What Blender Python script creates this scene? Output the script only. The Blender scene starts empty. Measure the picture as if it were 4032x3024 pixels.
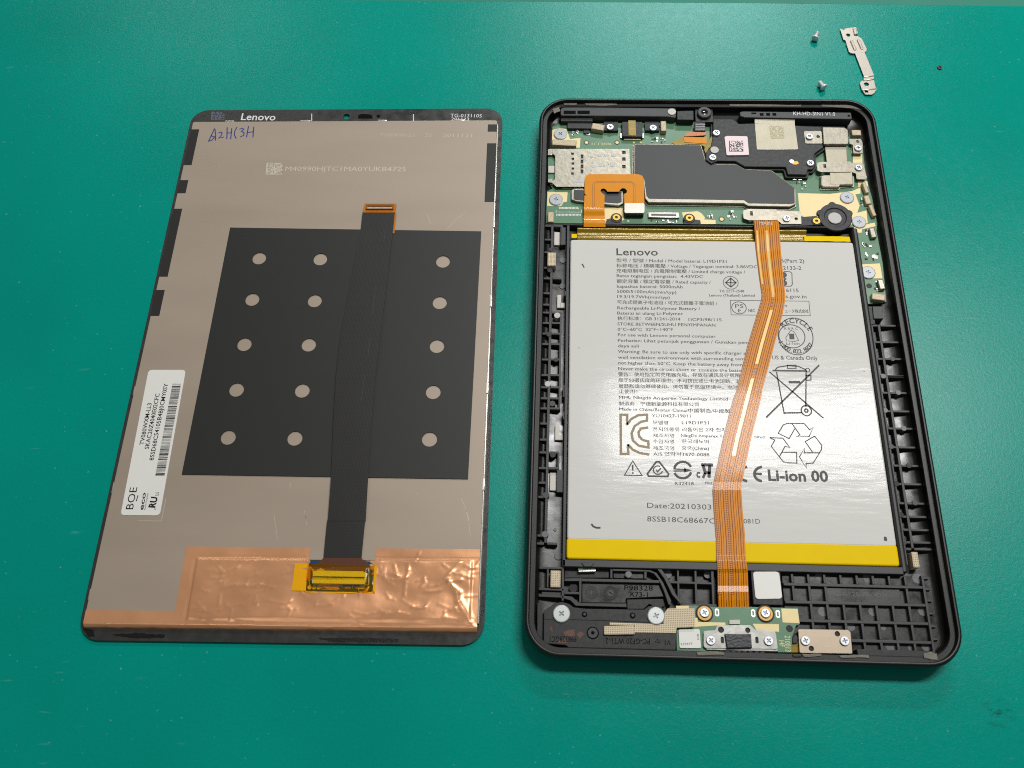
import bpy, bmesh, math, random
from math import sin, cos, pi, radians, hypot, atan2
from mathutils import Vector, Matrix, noise

random.seed(7)
scene = bpy.context.scene
COL = scene.collection
MM = 0.001                       # everything below is measured in millimetres

# ------------------------------------------------------------------ camera
F_PX, CX, CY = 3375.65, 2083.79, 1534.82          # photograph is 4032 x 3024
ROT = ((0.999236, 0.029058, -0.026128), (0.016142, -0.915841, -0.401215), (-0.035587, 0.400487, -0.915611))
CAM = (9.1635, -226.380, 255.133)                 # mm, tablet housing's top left corner is 0,0,0
cam_data = bpy.data.cameras.new("camera")
cam = bpy.data.objects.new("camera", cam_data)
COL.objects.link(cam)
rx, ry, rz = (Vector(r) for r in ROT)
cam.matrix_world = Matrix(((rx.x, -ry.x, -rz.x, CAM[0] * MM), (rx.y, -ry.y, -rz.y, CAM[1] * MM),
                           (rx.z, -ry.z, -rz.z, CAM[2] * MM), (0, 0, 0, 1)))
cam_data.sensor_width = 36.0
cam_data.lens = F_PX / 4032 * 36.0
cam_data.shift_x = -(CX - 2016) / 4032
cam_data.shift_y = (CY - 1512) / 4032
cam_data.clip_start = 0.01
cam_data.clip_end = 20.0
cam_data.dof.use_dof = True
cam_data.dof.focus_distance = 0.292
cam_data.dof.aperture_fstop = 30.0
scene.camera = cam

# ------------------------------------------------------------------ world and lamps
world = bpy.data.worlds.new("World")
scene.world = world
world.use_nodes = True
bg = world.node_tree.nodes["Background"]
bg.inputs[0].default_value = (1.0, 0.965, 0.92, 1)
bg.inputs[1].default_value = 0.095

def overhead_light(name, x, y, z, lx, ly, watts, col=(1.0, 0.995, 0.975)):
    """A fluorescent fitting or added fill light above the bench shining straight down (metres)."""
    l = bpy.data.lights.new(name, 'AREA')
    l.shape = 'RECTANGLE'; l.size = lx; l.size_y = ly; l.energy = watts
    l.color = col
    o = bpy.data.objects.new(name, l); COL.objects.link(o)
    o.location = (x, y, z)
    return o
overhead_light("bench_or_fill_light", 0.335, 0.26, 1.0, 0.50, 0.135, 9.8)
overhead_light("bench_or_fill_light", 0.245, 1.17, 1.0, 0.47, 0.17, 11.5, (0.93, 1.0, 1.0))
overhead_light("bench_or_fill_light", -0.72, 1.20, 1.0, 0.20, 0.16, 1.3, (0.93, 1.0, 1.0))
overhead_light("bench_or_fill_light", -0.55, -1.05, 1.4, 0.6, 0.3, 1.6)  # added fill light on the near side, no such fitting seen; lifts the shadows

scene.view_settings.view_transform = 'Standard'
scene.view_settings.look = 'None'
scene.view_settings.gamma = 1.0
scene.view_settings.exposure = 0.0
scene.view_settings.use_curve_mapping = False
scene.render.engine = 'CYCLES'
scene.cycles.use_denoising = False
scene.cycles.use_adaptive_sampling = False
scene.cycles.filter_width = 1.05
scene.cycles.max_bounces = 8
scene.cycles.sample_clamp_indirect = 3.0
scene.cycles.sample_clamp_direct = 20.0

# ------------------------------------------------------------------ measuring helpers
def at(px, py, z):
    """Photograph pixel -> point (mm) on the horizontal plane at its real height z."""
    a, b = (px - CX) / F_PX, (py - CY) / F_PX
    d = rx * a + ry * b + rz
    k = (z - CAM[2]) / d.z
    return (CAM[0] + k * d.x, CAM[1] + k * d.y)
# enlarged views of the photograph the measurements were read from: origin and scale
VIEW = dict(A=(2080, 360, 700), B=(2760, 360, 700), C=(2080, 860, 700), D=(2760, 860, 900), E=(2050, 1360, 800),
            F=(2750, 1360, 1000), G=(2050, 2060, 800), H=(2600, 2100, 700), I=(3050, 2050, 800), J=(700, 400, 700),
            K=(1300, 400, 700), L=(550, 860, 800), M=(1250, 860, 800), N=(400, 1400, 800), O=(1150, 1400, 900),
            Q=(280, 2000, 800), S=(1060, 2000, 900), T=(3140, 60, 400), X=(3200, 2400, 832), W=(2800, 0, 1232),
            d=(0, 0, 4032), V=(440, 1430, 852.7))
def P(v, x, y, z):
    ox, oy, w = VIEW[v]
    s = w / 2212.0
    return at(ox + x * s, oy + y * s, z)
def PP(v, z, *xy):
    """many points of one view: PP('A', z, (x,y), (x,y), ('B',x,y) ...)"""
    out = []
    for q in xy:
        out.append(P(q[0], q[1], q[2], z) if len(q) == 3 else P(v, q[0], q[1], z))
    return out
def rect(v, z, x0, y0, x1, y1):
    a = P(v, x0, y0, z); b = P(v, x1, y1, z)
    return (min(a[0], b[0]), min(a[1], b[1]), max(a[0], b[0]), max(a[1], b[1]))
def rpoly(r):
    return [(r[0], r[1]), (r[2], r[1]), (r[2], r[3]), (r[0], r[3])]
GA, GX, GY = 0.01312, -132.816, -0.699            # display module: its angle and top left corner
GW, GH = 118.75, 196.33
def to_disp(p):
    x, y = p[0] - GX, p[1] - GY
    return (x * cos(GA) + y * sin(GA), -x * sin(GA) + y * cos(GA))
def from_disp(p):
    return (GX + p[0] * cos(GA) - p[1] * sin(GA), GY + p[0] * sin(GA) + p[1] * cos(GA))
def drect(v, z, x0, y0, x1, y1):
    a = to_disp(P(v, x0, y0, z)); b = to_disp(P(v, x1, y1, z))
    r = (min(a[0], b[0]), min(a[1], b[1]), max(a[0], b[0]), max(a[1], b[1]))
    return [from_disp(q) for q in rpoly(r)]

# ------------------------------------------------------------------ shape helpers (mm): each returns (verts, faces)
def area(p):
    return sum(p[i - 1][0] * p[i][1] - p[i][0] * p[i - 1][1] for i in range(len(p))) / 2
def ccw(p):
    p = list(p)
    return p if area(p) > 0 else p[::-1]
def round_poly(p, r, n=4):
    """fillet every corner; r is a number or one radius per corner"""
    if not isinstance(r, (list, tuple)) and area(p) < 0:
        p = list(p)[::-1]
    out = []
    m = len(p)
    for i in range(m):
        rr = r[i] if isinstance(r, (list, tuple)) else r
        a, b, c = Vector(p[i - 1]), Vector(p[i]), Vector(p[(i + 1) % m])
        u, w = (a - b), (c - b)
        lu, lw = u.length, w.length
        if rr <= 0 or lu < 1e-6 or lw < 1e-6:
            out.append((b.x, b.y)); continue
        u /= lu; w /= lw
        ang = math.acos(max(-1, min(1, u.dot(w))))
        if ang > pi - 0.05:
            out.append((b.x, b.y)); continue
        t = min(rr / math.tan(ang / 2), lu * .49, lw * .49)
        q0, q1 = b + u * t, b + w * t
        for k in range(n + 1):
            s = k / n
            q = q0 * (1 - s) ** 2 + b * 2 * s * (1 - s) + q1 * s * s
            out.append((q.x, q.y))
    return out
def inset(p, d):
    p = ccw(p); m = len(p); out = []
    for i in range(m):
        a, b, c = Vector(p[i - 1]), Vector(p[i]), Vector(p[(i + 1) % m])
        e1, e2 = (b - a), (c - b)
        if e1.length < 1e-9 or e2.length < 1e-9:
            out.append((b.x, b.y)); continue
        e1.normalize(); e2.normalize()
        n1, n2 = Vector((-e1.y, e1.x)), Vector((-e2.y, e2.x))
        k = n1 + n2
        den = 1 + n1.dot(n2)
        k = k / max(den, .35)
        out.append((b.x + k.x * d, b.y + k.y * d))
    return out
def join(*ms):
    V, Fc = [], []
    for v, f in ms:
        o = len(V); V += list(v); Fc += [tuple(i + o for i in q) for q in f]
    return V, Fc
def prism(p, z0, z1, bev=0.0):
    p = ccw(p); n = len(p)
    rings = [[(x, y, z0) for x, y in p]]
    if bev > 0:
        rings.append([(x, y, z1 - bev) for x, y in p])
        rings.append([(x, y, z1 - bev * .3) for x, y in inset(p, bev * .3)])
        rings.append([(x, y, z1) for x, y in inset(p, bev)])
    else:
        rings.append([(x, y, z1) for x, y in p])
    V = [v for r in rings for v in r]
    Fc = []
    for k in range(len(rings) - 1):
        for i in range(n):
            j = (i + 1) % n
            Fc.append((k * n + i, k * n + j, (k + 1) * n + j, (k + 1) * n + i))
    Fc.append(tuple(range(n))[::-1])
    Fc.append(tuple((len(rings) - 1) * n + i for i in range(n)))
    return V, Fc
def box(r, z0, z1, bev=0.0):
    return prism(rpoly(r), z0, z1, bev)
def plate(outer, holes, z0, z1):
    """flat plate with real holes"""
    bm = bmesh.new(); edges = []; loops = []
    for lp in [ccw(outer)] + [ccw(h)[::-1] for h in holes]:
        vs = [bm.verts.new((x, y, 0)) for x, y in lp]
        for i in range(len(vs)):
            edges.append(bm.edges.new((vs[i - 1], vs[i])))
        loops.append(lp)
    bmesh.ops.triangle_fill(bm, use_beauty=True, use_dissolve=False, edges=edges)
    bm.verts.index_update()
    base = [(v.co.x, v.co.y) for v in bm.verts]
    tris = [[v.index for v in f.verts] for f in bm.faces]
    bm.free()
    n = len(base)
    V = [(x, y, z1) for x, y in base] + [(x, y, z0) for x, y in base]
    Fc = []
    for t in tris:
        a, b, c = (Vector(base[i]) for i in t)
        if (b - a).cross(c - a) < 0: t = t[::-1]
        Fc.append(tuple(t)); Fc.append(tuple(i + n for i in t[::-1]))
    o = 0
    for lp in loops:
        m = len(lp)
        for i in range(m):
            j = (i + 1) % m
            Fc.append((o + i, o + i + n, o + j + n, o + j)[::-1])
        o += m
    return V, Fc
def circle(cx, cy, r, n=24, ry=None, a0=0):
    ry = r if ry is None else ry
    return [(cx + r * cos(a0 + 2 * pi * i / n), cy + ry * sin(a0 + 2 * pi * i / n)) for i in range(n)]
def lathe(cx, cy, prof, n=24):
    """prof: (radius, z) from the bottom outwards to the top centre"""
    V = [(cx + r * cos(2 * pi * i / n), cy + r * sin(2 * pi * i / n), z) for r, z in prof for i in range(n)]
    Fc = []
    for k in range(len(prof) - 1):
        for i in range(n):
            j = (i + 1) % n
            Fc.append((k * n + i, k * n + j, (k + 1) * n + j, (k + 1) * n + i))
    Fc.append(tuple(range(n))[::-1])
    Fc.append(tuple((len(prof) - 1) * n + i for i in range(n)))
    return V, Fc
def rrect(w, h, r, cx=0, cy=0, n=8):
    out = []
    for sx, sy, a in ((1, 1, 0), (-1, 1, 90), (-1, -1, 180), (1, -1, 270)):
        for k in range(n + 1):
            t = radians(a + 90 * k / n)
            out.append((cx + sx * (w / 2 - r) + r * cos(t), cy + sy * (h / 2 - r) + r * sin(t)))
    return out
def stroke(pts, w, z, closed=False, h=0.0):
    """flat line of width w along points (mm); mitred"""
    pts = [Vector(p[:2]) for p in pts]
    n = len(pts); L, R = [], []
    for i in range(n):
        a = pts[i - 1] if (i > 0 or closed) else None
        c = pts[(i + 1) % n] if (i < n - 1 or closed) else None
        b = pts[i]
        e1 = (b - a).normalized() if a is not None else (c - b).normalized()
        e2 = (c - b).normalized() if c is not None else e1
        n1, n2 = Vector((-e1.y, e1.x)), Vector((-e2.y, e2.x))
        k = (n1 + n2) / max(1 + n1.dot(n2), .4)
        L.append(b + k * w / 2); R.append(b - k * w / 2)
    V = [(p.x, p.y, z) for p in L] + [(p.x, p.y, z) for p in R]
    Fc = [(i, n + i, n + (i + 1) % n, (i + 1) % n) for i in range(n if closed else n - 1)]
    return V, Fc
def ring(cx, cy, r, w, z, n=32, ry=None):
    return stroke(circle(cx, cy, r, n, ry), w, z, True)
def fill(p, z):
    p = ccw(p)
    return [(x, y, z) for x, y in p], [tuple(range(len(p)))]

# lettering -> flat mesh
_fc = {}
def glyphs(s, bold=0.0):
    if (s, bold) not in _fc:
        cu = bpy.data.curves.new("t", 'FONT'); cu.body = s; cu.size = 1.0; cu.resolution_u = 2; cu.offset = bold
        ob = bpy.data.objects.new("t", cu)
        me = ob.to_mesh()
        V = [(v.co.x, v.co.y) for v in me.vertices]; Fc = [tuple(p.vertices) for p in me.polygons]
        ob.to_mesh_clear(); bpy.data.objects.remove(ob); bpy.data.curves.remove(cu)
        _fc[(s, bold)] = (V, Fc)
    return _fc[(s, bold)]
_cap = glyphs("H"); CAP = max(v[1] for v in _cap[0])
def text(s, p0, p1, h, z, bold=0.0, flip=False):
    """write s along p0 -> p1 (mm), capital height h (mm)"""
    V, Fc = glyphs(s, bold)
    if not V: return [], []
    x0, x1 = min(v[0] for v in V), max(v[0] for v in V)
    d = Vector((p1[0] - p0[0], p1[1] - p0[1])); L = d.length; d /= L
    nrm = Vector((-d.y, d.x)); sx = L / (x1 - x0); sy = h / CAP
    return [(p0[0] + d.x * (v[0] - x0) * sx + nrm.x * v[1] * sy, p0[1] + d.y * (v[0] - x0) * sx + nrm.y * v[1] * sy, z) for v in V], \
        ([f[::-1] for f in Fc] if flip else Fc)
def tx(s, v, x0, y0, x1, y1, hpx, z, bold=0.0, v2=None):
    """text by view coordinates; hpx is the capital height in pixels of view v"""
    a = P(v, x0, y0, z); b = P(v2 or v, x1, y1, z); c = P(v, x0, y0 - hpx, z)
    return text(s, a, b, hypot(c[0] - a[0], c[1] - a[1]), z, bold)
def text_arc(s, cx, cy, r, a_mid, h, z, step, up=True, bold=0.0):
    out = []
    n = len(s)
    for i, ch in enumerate(s):
        a = a_mid + (-(i - (n - 1) / 2) * step if up else (i - (n - 1) / 2) * step)
        px, py = cx + r * cos(a), cy + r * sin(a)
        t = (a - pi / 2) if up else (a + pi / 2)
        V, Fc = glyphs(ch, bold)
        if not V: continue
        x0, x1 = min(q[0] for q in V), max(q[0] for q in V)
        sc = h / CAP
        out.append(([(px + ((q[0] - (x0 + x1) / 2) * cos(t) - q[1] * sin(t)) * sc, py + ((q[0] - (x0 + x1) / 2) * sin(t) + q[1] * cos(t)) * sc, z) for q in V], Fc))
    return join(*out)

# ------------------------------------------------------------------ objects
WORLD_AT = {}
def thing(name, loc, label, cat, group=None):
    """an Empty at the thing's base that parents its parts"""
    o = bpy.data.objects.new(name, None); COL.objects.link(o)
    o.empty_display_size = .01
    o.location = Vector(loc) * MM; WORLD_AT[o.name] = Vector(loc)
    o["label"] = label; o["category"] = cat
    if group: o["group"] = group
    return o
def link_mesh(name, me, org, parent):
    o = bpy.data.objects.new(name, me); COL.objects.link(o)
    WORLD_AT[o.name] = Vector(org)
    base = WORLD_AT[parent.name] if parent else Vector((0, 0, 0))
    if parent: o.parent = parent
    o.location = (Vector(org) - base) * MM
    return o
def make_mesh(name, vf, mat, org, smooth=35, uv=None):
    V, Fc = vf
    me = bpy.data.meshes.new(name)
    me.from_pydata([((x - org[0]) * MM, (y - org[1]) * MM, (z - org[2]) * MM) for x, y, z in V], [], Fc)
    if uv:
        lay = me.uv_layers.new(name="UVMap")
        for lp in me.loops: lay.data[lp.index].uv = uv[lp.vertex_index]
    me.update()
    if mat: me.materials.append(mat)
    if smooth:
        me.shade_smooth(); me.set_sharp_from_angle(angle=radians(smooth))
        for p in me.polygons:
            if abs(p.normal.z) > .9995: p.use_smooth = False
    return me
def part(name, vf, mat, parent=None, label=None, smooth=35, uv=None, kind=None):
    V = vf[0]
    xs, ys, zs = [v[0] for v in V], [v[1] for v in V], [v[2] for v in V]
    org = ((min(xs) + max(xs)) / 2, (min(ys) + max(ys)) / 2, min(zs))
    o = link_mesh(name, make_mesh(name, vf, mat, org, smooth, uv), org, parent)
    if label: o["label"] = label
    if kind: o["kind"] = kind
    return o
def tag(o, label, cat, group=None):
    o["label"] = label; o["category"] = cat
    if group: o["group"] = group
    return o

# ------------------------------------------------------------------ materials
def lin(c):
    return tuple((x / 255 / 12.92 if x / 255 <= .04045 else ((x / 255 + .055) / 1.055) ** 2.4) for x in c)
def mat(name, rgb, rough=.5, metal=0.0, var=0.0, vscale=400, bump=0.0, bscale=1500, spec=.5, coat=0.0, stretch=None,
        gain=1.0, alpha=1.0, rvar=0.0, trans=0.0, detail=3.0, coat_rough=.1):
    """rgb: sRGB colour of the stuff itself; gentle procedural variation and relief"""
    m = bpy.data.materials.new(name); m.use_nodes = True
    nt = m.node_tree; b = nt.nodes["Principled BSDF"]
    c = [min(1, x * gain) for x in lin(rgb)]
    b.inputs["Base Color"].default_value = (*c, 1)
    b.inputs["Roughness"].default_value = rough
    b.inputs["Metallic"].default_value = metal
    b.inputs["Specular IOR Level"].default_value = spec
    b.inputs["Coat Weight"].default_value = coat
    b.inputs["Coat Roughness"].default_value = coat_rough
    b.inputs["Transmission Weight"].default_value = trans
    b.inputs["Alpha"].default_value = alpha
    tc = nt.nodes.new("ShaderNodeTexCoord")
    src = tc.outputs["Object"]
    if stretch:
        mp = nt.nodes.new("ShaderNodeMapping"); mp.inputs["Scale"].default_value = stretch
        nt.links.new(src, mp.inputs[0]); src = mp.outputs[0]
    if var > 0 or rvar > 0:
        nz = nt.nodes.new("ShaderNodeTexNoise"); nz.inputs["Scale"].default_value = vscale; nz.inputs["Detail"].default_value = 4
        nt.links.new(src, nz.inputs["Vector"])
        if var > 0:
            mx = nt.nodes.new("ShaderNodeMix"); mx.data_type = 'RGBA'
            mx.inputs[6].default_value = (*[x * (1 - var) for x in c], 1)
            mx.inputs[7].default_value = (*[min(1, x * (1 + var)) for x in c], 1)
            nt.links.new(nz.outputs["Fac"], mx.inputs[0]); nt.links.new(mx.outputs[2], b.inputs["Base Color"])
        if rvar > 0:
            mr = nt.nodes.new("ShaderNodeMapRange")
            mr.inputs["From Min"].default_value = .3; mr.inputs["From Max"].default_value = .7
            mr.inputs["To Min"].default_value = max(.02, rough - rvar); mr.inputs["To Max"].default_value = rough + rvar
            nt.links.new(nz.outputs["Fac"], mr.inputs["Value"]); nt.links.new(mr.outputs[0], b.inputs["Roughness"])
    if bump > 0:
        n2 = nt.nodes.new("ShaderNodeTexNoise"); n2.inputs["Scale"].default_value = bscale; n2.inputs["Detail"].default_value = detail
        nt.links.new(src, n2.inputs["Vector"])
        bp = nt.nodes.new("ShaderNodeBump"); bp.inputs["Strength"].default_value = 1.0; bp.inputs["Distance"].default_value = bump * MM
        nt.links.new(n2.outputs["Fac"], bp.inputs["Height"]); nt.links.new(bp.outputs[0], b.inputs["Normal"])
    return m
def nodes_of(m):
    return m.node_tree, m.node_tree.nodes["Principled BSDF"]
def woven(name, rgb, dark, pitch, rough=.6, metal=0.0, bump=.05):
    """woven cloth: two crossed waves give relief and colour"""
    m = mat(name, rgb, rough, metal); nt, b = nodes_of(m)
    tc = nt.nodes.new("ShaderNodeTexCoord"); ck = []
    for d in ('DIAGONAL', 'X'):
        w = nt.nodes.new("ShaderNodeTexWave"); w.bands_direction = 'X' if d == 'X' else 'Y'
        w.inputs["Scale"].default_value = 1 / (pitch * MM) / 3.2; w.inputs["Distortion"].default_value = .6; w.inputs["Detail"].default_value = 0
        nt.links.new(tc.outputs["Object"], w.inputs["Vector"]); ck.append(w)
    mu = nt.nodes.new("ShaderNodeMath"); mu.operation = 'MAXIMUM'
    nt.links.new(ck[0].outputs["Fac"], mu.inputs[0]); nt.links.new(ck[1].outputs["Fac"], mu.inputs[1])
    mx = nt.nodes.new("ShaderNodeMix"); mx.data_type = 'RGBA'
    mx.inputs[6].default_value = (*lin(dark), 1); mx.inputs[7].default_value = (*lin(rgb), 1)
    nt.links.new(mu.outputs[0], mx.inputs[0]); nt.links.new(mx.outputs[2], b.inputs["Base Color"])
    bp = nt.nodes.new("ShaderNodeBump"); bp.inputs["Distance"].default_value = bump * MM
    nt.links.new(mu.outputs[0], bp.inputs["Height"]); nt.links.new(bp.outputs[0], b.inputs["Normal"])
    return m

M = {}
M['black'] = mat("black_plastic", (31, 31, 32), .55, var=.25, vscale=900, bump=.012, bscale=9000, rvar=.06)
M['black_gloss'] = mat("black_moulded_plastic", (26, 25, 24), .3, var=.4, vscale=260, bump=.01, bscale=1500, rvar=.1)
M['rib'] = mat("black_rib_plastic", (50, 50, 51), .5, var=.2, vscale=700, bump=.01, bscale=7000)
M['rim'] = mat("soft_black_rim", (12, 12, 13), .45, var=.2, vscale=500, bump=.012, bscale=12000)
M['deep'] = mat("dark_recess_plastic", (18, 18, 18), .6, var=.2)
M['grey_plastic'] = mat("grey_black_plastic", (50, 51, 53), .5, var=.15, vscale=600)
M['graphite'] = mat("graphite_film", (36, 36, 38), .5, var=.08, vscale=300, bump=.006, bscale=1200)
M['steel'] = mat("brushed_steel", (176, 170, 162), .36, .8, var=.1, vscale=300, bump=.004, bscale=900, stretch=(.2, 1, 1))
M['nickel'] = mat("nickel_shield", (152, 145, 132), .36, .88, var=.25, vscale=420, bump=.05, bscale=700)
M['zinc'] = mat("zinc_screw", (220, 222, 224), .32, .5, var=.08, vscale=900)
M['washer'] = mat("dull_zinc_screw", (156, 158, 161), .45, .45, var=.08, vscale=900, bump=.006, bscale=4000)
M['zinc_dark'] = mat("screw_recess", (120, 124, 132), .4, 1.0)
M['brass'] = mat("brass_insert", (214, 172, 84), .28, 1.0)
M['pcb'] = mat("green_solder_mask", (74, 122, 86), .38, var=.16, vscale=420, bump=.01, bscale=2500, coat=.3, coat_rough=.25)
M['gold_pad'] = mat("pale_gold_pad", (226, 206, 152), .5, .1, var=.07, vscale=500)
M['solder'] = mat("solder", (216, 216, 212), .3, .9)
M['foam'] = woven("conductive_fabric", (218, 201, 172), (136, 120, 94), .5, .6, .1, .04)
M['foam_plain'] = mat("conductive_foam", (186, 170, 142), .5, .2, var=.2, vscale=1400, bump=.02, bscale=3000)
M['white_pad'] = mat("white_adhesive_pad", (206, 200, 190), .6, var=.06)
M['grey_dot'] = mat("grey_foam_dot", (196, 194, 190), .7, var=.05)
M['pin_mark'] = mat("ejector_pin_mark", (96, 97, 100), .45, var=.2, vscale=1200)
M['kapton'] = mat("amber_flex_film", (222, 140, 2), .35, .0, spec=.2, var=.1, vscale=250, bump=.02, bscale=180, coat=.4, coat_rough=.07)
M['kapton_dark'] = mat("olive_polyimide_tape", (146, 120, 20), .24, .15, var=.3, vscale=160, bump=.06, bscale=90, coat=.5, stretch=(.15, 1, 1), coat_rough=.15)
M['yellow'] = mat("yellow_tape", (234, 198, 0), .42, var=.05, vscale=160, bump=.05, bscale=90, coat=.0, spec=.06)
M['white_sticker'] = mat("white_sticker", (226, 224, 218), .5, var=.03)
M['pink_sticker'] = mat("pink_white_sticker", (236, 214, 216), .5, var=.06, vscale=200)
M['foil'] = mat("silver_foil", (160, 152, 134), .42, .5, var=.14, vscale=200, bump=.05, bscale=260)
M['bronze'] = mat("bronze_plate", (172, 156, 136), .44, .45, var=.08, vscale=500, bump=.008, bscale=3000)
M['ink'] = mat("black_ink", (30, 27, 26), .5)
M['ink_grey'] = mat("grey_ink", (44, 40, 38), .5)
M['ink_tan'] = mat("bronze_ink", (98, 80, 48), .4, .2)
M['white_ink'] = mat("white_ink", (220, 220, 218), .5)
M['pale_ink'] = mat("laser_etching", (198, 188, 170), .5, .2)
M['blue_ink'] = mat("blue_pen_ink", (42, 56, 128), .5)
M['emboss'] = mat("moulded_lettering", (66, 66, 68), .4)
M['emboss_dark'] = mat("sunk_lettering", (8, 8, 8), .8, spec=.1)
M['glue'] = mat("torn_grey_adhesive", (112, 108, 98), .6, var=.4, vscale=900, bump=.12, bscale=1100)
M['brown_ring'] = mat("brown_pad_ring", (84, 66, 48), .5)
M['copper_flex'] = mat("copper_flex", (176, 100, 52), .3, .2, var=.1)
M['lens'] = mat("lens_glass", (12, 12, 16), .08, coat=1.0)
M['bronze_gold'] = mat("bronze_gold_washer", (176, 140, 84), .3, .7)
M['port_steel'] = mat("mottled_steel", (150, 150, 146), .34, .88, var=.4, vscale=420, bump=.02, bscale=500)
M['sponge'] = mat("black_sponge", (40, 42, 46), .45, var=.5, vscale=900, bump=.15, bscale=1400)
M['plug'] = mat("bronze_plug", (176, 128, 78), .3, .8)
M['bracket'] = mat("tin_plated_steel", (172, 162, 152), .4, .7, var=.08, vscale=400)
M['bright_zinc'] = mat("bright_zinc", (222, 224, 226), .3, .2)

# ================================================================== the work mat and the table behind it
def mat_material():
    m = mat("teal_rubber_mat", (0, 124, 104), .5, spec=0.0); nt, b = nodes_of(m)
    N, Lk = nt.nodes.new, nt.links.new
    tc = N("ShaderNodeNewGeometry")
    def noise_(scale, detail=4, stretch=None, rot=0):
        src = tc.outputs["Position"]
        if stretch:
            mp = N("ShaderNodeMapping"); mp.inputs["Scale"].default_value = stretch; mp.inputs["Rotation"].default_value = (0, 0, rot)
            Lk(src, mp.inputs[0]); src = mp.outputs[0]
        n = N("ShaderNodeTexNoise"); n.inputs["Scale"].default_value = scale; n.inputs["Detail"].default_value = detail
        Lk(src, n.inputs["Vector"]); return n.outputs["Fac"]
    def ramp(f, a, c):
        r = N("ShaderNodeMapRange"); r.inputs["From Min"].default_value = a; r.inputs["From Max"].default_value = c; Lk(f, r.inputs["Value"]); return r.outputs[0]
    base = (*lin((6, 122, 102)), 1)
    mx = N("ShaderNodeMix"); mx.data_type = 'RGBA'; mx.inputs[6].default_value = (*lin((0, 130, 115)), 1); mx.inputs[7].default_value = (*lin((0, 149, 134)), 1)
    bl_ = N("ShaderNodeMath"); bl_.operation = 'ADD'; Lk(ramp(noise_(14), .2, 1.0), bl_.inputs[0]); Lk(ramp(noise_(1400, 3), .3, 1.5), bl_.inputs[1]); Lk(bl_.outputs[0], mx.inputs[0])
    # faint wear: short pale scuffs lying across the mat, and a few dull stains
    sc = ramp(noise_(60, 2, (1.6, 9.0, 1.0), radians(-28)), .70, .80)
    ms = ramp(noise_(9, 2), .42, .56)
    mul = N("ShaderNodeMath"); mul.operation = 'MULTIPLY'; Lk(sc, mul.inputs[0]); Lk(ms, mul.inputs[1])
    m2 = N("ShaderNodeMix"); m2.data_type = 'RGBA'; m2.inputs[7].default_value = (*lin((120, 172, 158)), 1)
    mh = N("ShaderNodeMath"); mh.operation = 'MULTIPLY'; mh.inputs[1].default_value = .3; Lk(mul.outputs[0], mh.inputs[0])
    Lk(mh.outputs[0], m2.inputs[0]); Lk(mx.outputs[2], m2.inputs[6])
    sk = ramp(noise_(800, 1), .745, .80)                    # dust and lint specks
    md = N("ShaderNodeMix"); md.data_type = 'RGBA'; md.inputs[7].default_value = (*lin((130, 180, 168)), 1)
    mq = N("ShaderNodeMath"); mq.operation = 'MULTIPLY'; mq.inputs[1].default_value = .45; Lk(sk, mq.inputs[0]); Lk(mq.outputs[0], md.inputs[0]); Lk(m2.outputs[2], md.inputs[6]); m2 = md
    st = ramp(noise_(38, 3), .74, .80)
    m3 = N("ShaderNodeMix"); m3.data_type = 'RGBA'; m3.inputs[7].default_value = (*lin((14, 92, 66)), 1)
    mh2 = N("ShaderNodeMath"); mh2.operation = 'MULTIPLY'; mh2.inputs[1].default_value = .4; Lk(st, mh2.inputs[0])
    Lk(mh2.outputs[0], m3.inputs[0]); Lk(m2.outputs[2], m3.inputs[6])
    # a rubbed dark smear in the near right corner
    q = at(3930, 2806, 0); out = m3.outputs[2]
    vm = N("ShaderNodeVectorMath"); vm.operation = 'DISTANCE'; vm.inputs[1].default_value = (q[0] * MM, q[1] * MM, 0); Lk(tc.outputs["Position"], vm.inputs[0])
    nr = N("ShaderNodeMapRange"); nr.inputs["From Min"].default_value = .005; nr.inputs["From Max"].default_value = .0005; Lk(vm.outputs["Value"], nr.inputs["Value"])
    nm = N("ShaderNodeMath"); nm.operation = 'MULTIPLY'; Lk(nr.outputs[0], nm.inputs[0]); Lk(ramp(noise_(420, 4, (.6, 1.4, 1), radians(20)), .48, .66), nm.inputs[1])
    m4 = N("ShaderNodeMix"); m4.data_type = 'RGBA'; m4.inputs[7].default_value = (*lin((18, 62, 50)), 1); Lk(nm.outputs[0], m4.inputs[0]); Lk(out, m4.inputs[6]); Lk(m4.outputs[2], b.inputs["Base Color"])
    r = N("ShaderNodeMapRange"); r.inputs["To Min"].default_value = .27; r.inputs["To Max"].default_value = .34; Lk(noise_(300), r.inputs["Value"])
    bp = N("ShaderNodeBump"); bp.inputs["Distance"].default_value = .03 * MM
    ad = N("ShaderNodeMath"); ad.operation = 'ADD'; Lk(noise_(3500, 2), ad.inputs[0]); Lk(noise_(900, 2), ad.inputs[1])
    Lk(ad.outputs[0], bp.inputs["Height"]); Lk(bp.outputs[0], b.inputs["Normal"])
    # satin top layer
    gs_ = N("ShaderNodeBsdfGlossy"); gs_.distribution = 'BECKMANN'; Lk(r.outputs[0], gs_.inputs["Roughness"]); Lk(bp.outputs[0], gs_.inputs["Normal"])
    fr = N("ShaderNodeFresnel"); fr.inputs[0].default_value = 1.35
    mxs = N("ShaderNodeMixShader"); Lk(fr.outputs[0], mxs.inputs[0]); Lk(b.outputs[0], mxs.inputs[1]); Lk(gs_.outputs[0], mxs.inputs[2])
    Lk(mxs.outputs[0], nt.nodes["Material Output"].inputs[0])
    return m
M['mat'] = mat_material()
M['table'] = mat("dark_teal_table", (10, 118, 98), .6, var=.1, vscale=60, bump=.02, bscale=1500)
far = [at(1000, -4, 0), at(3039, 9, 0), at(4032, 22, 0)]
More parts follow.
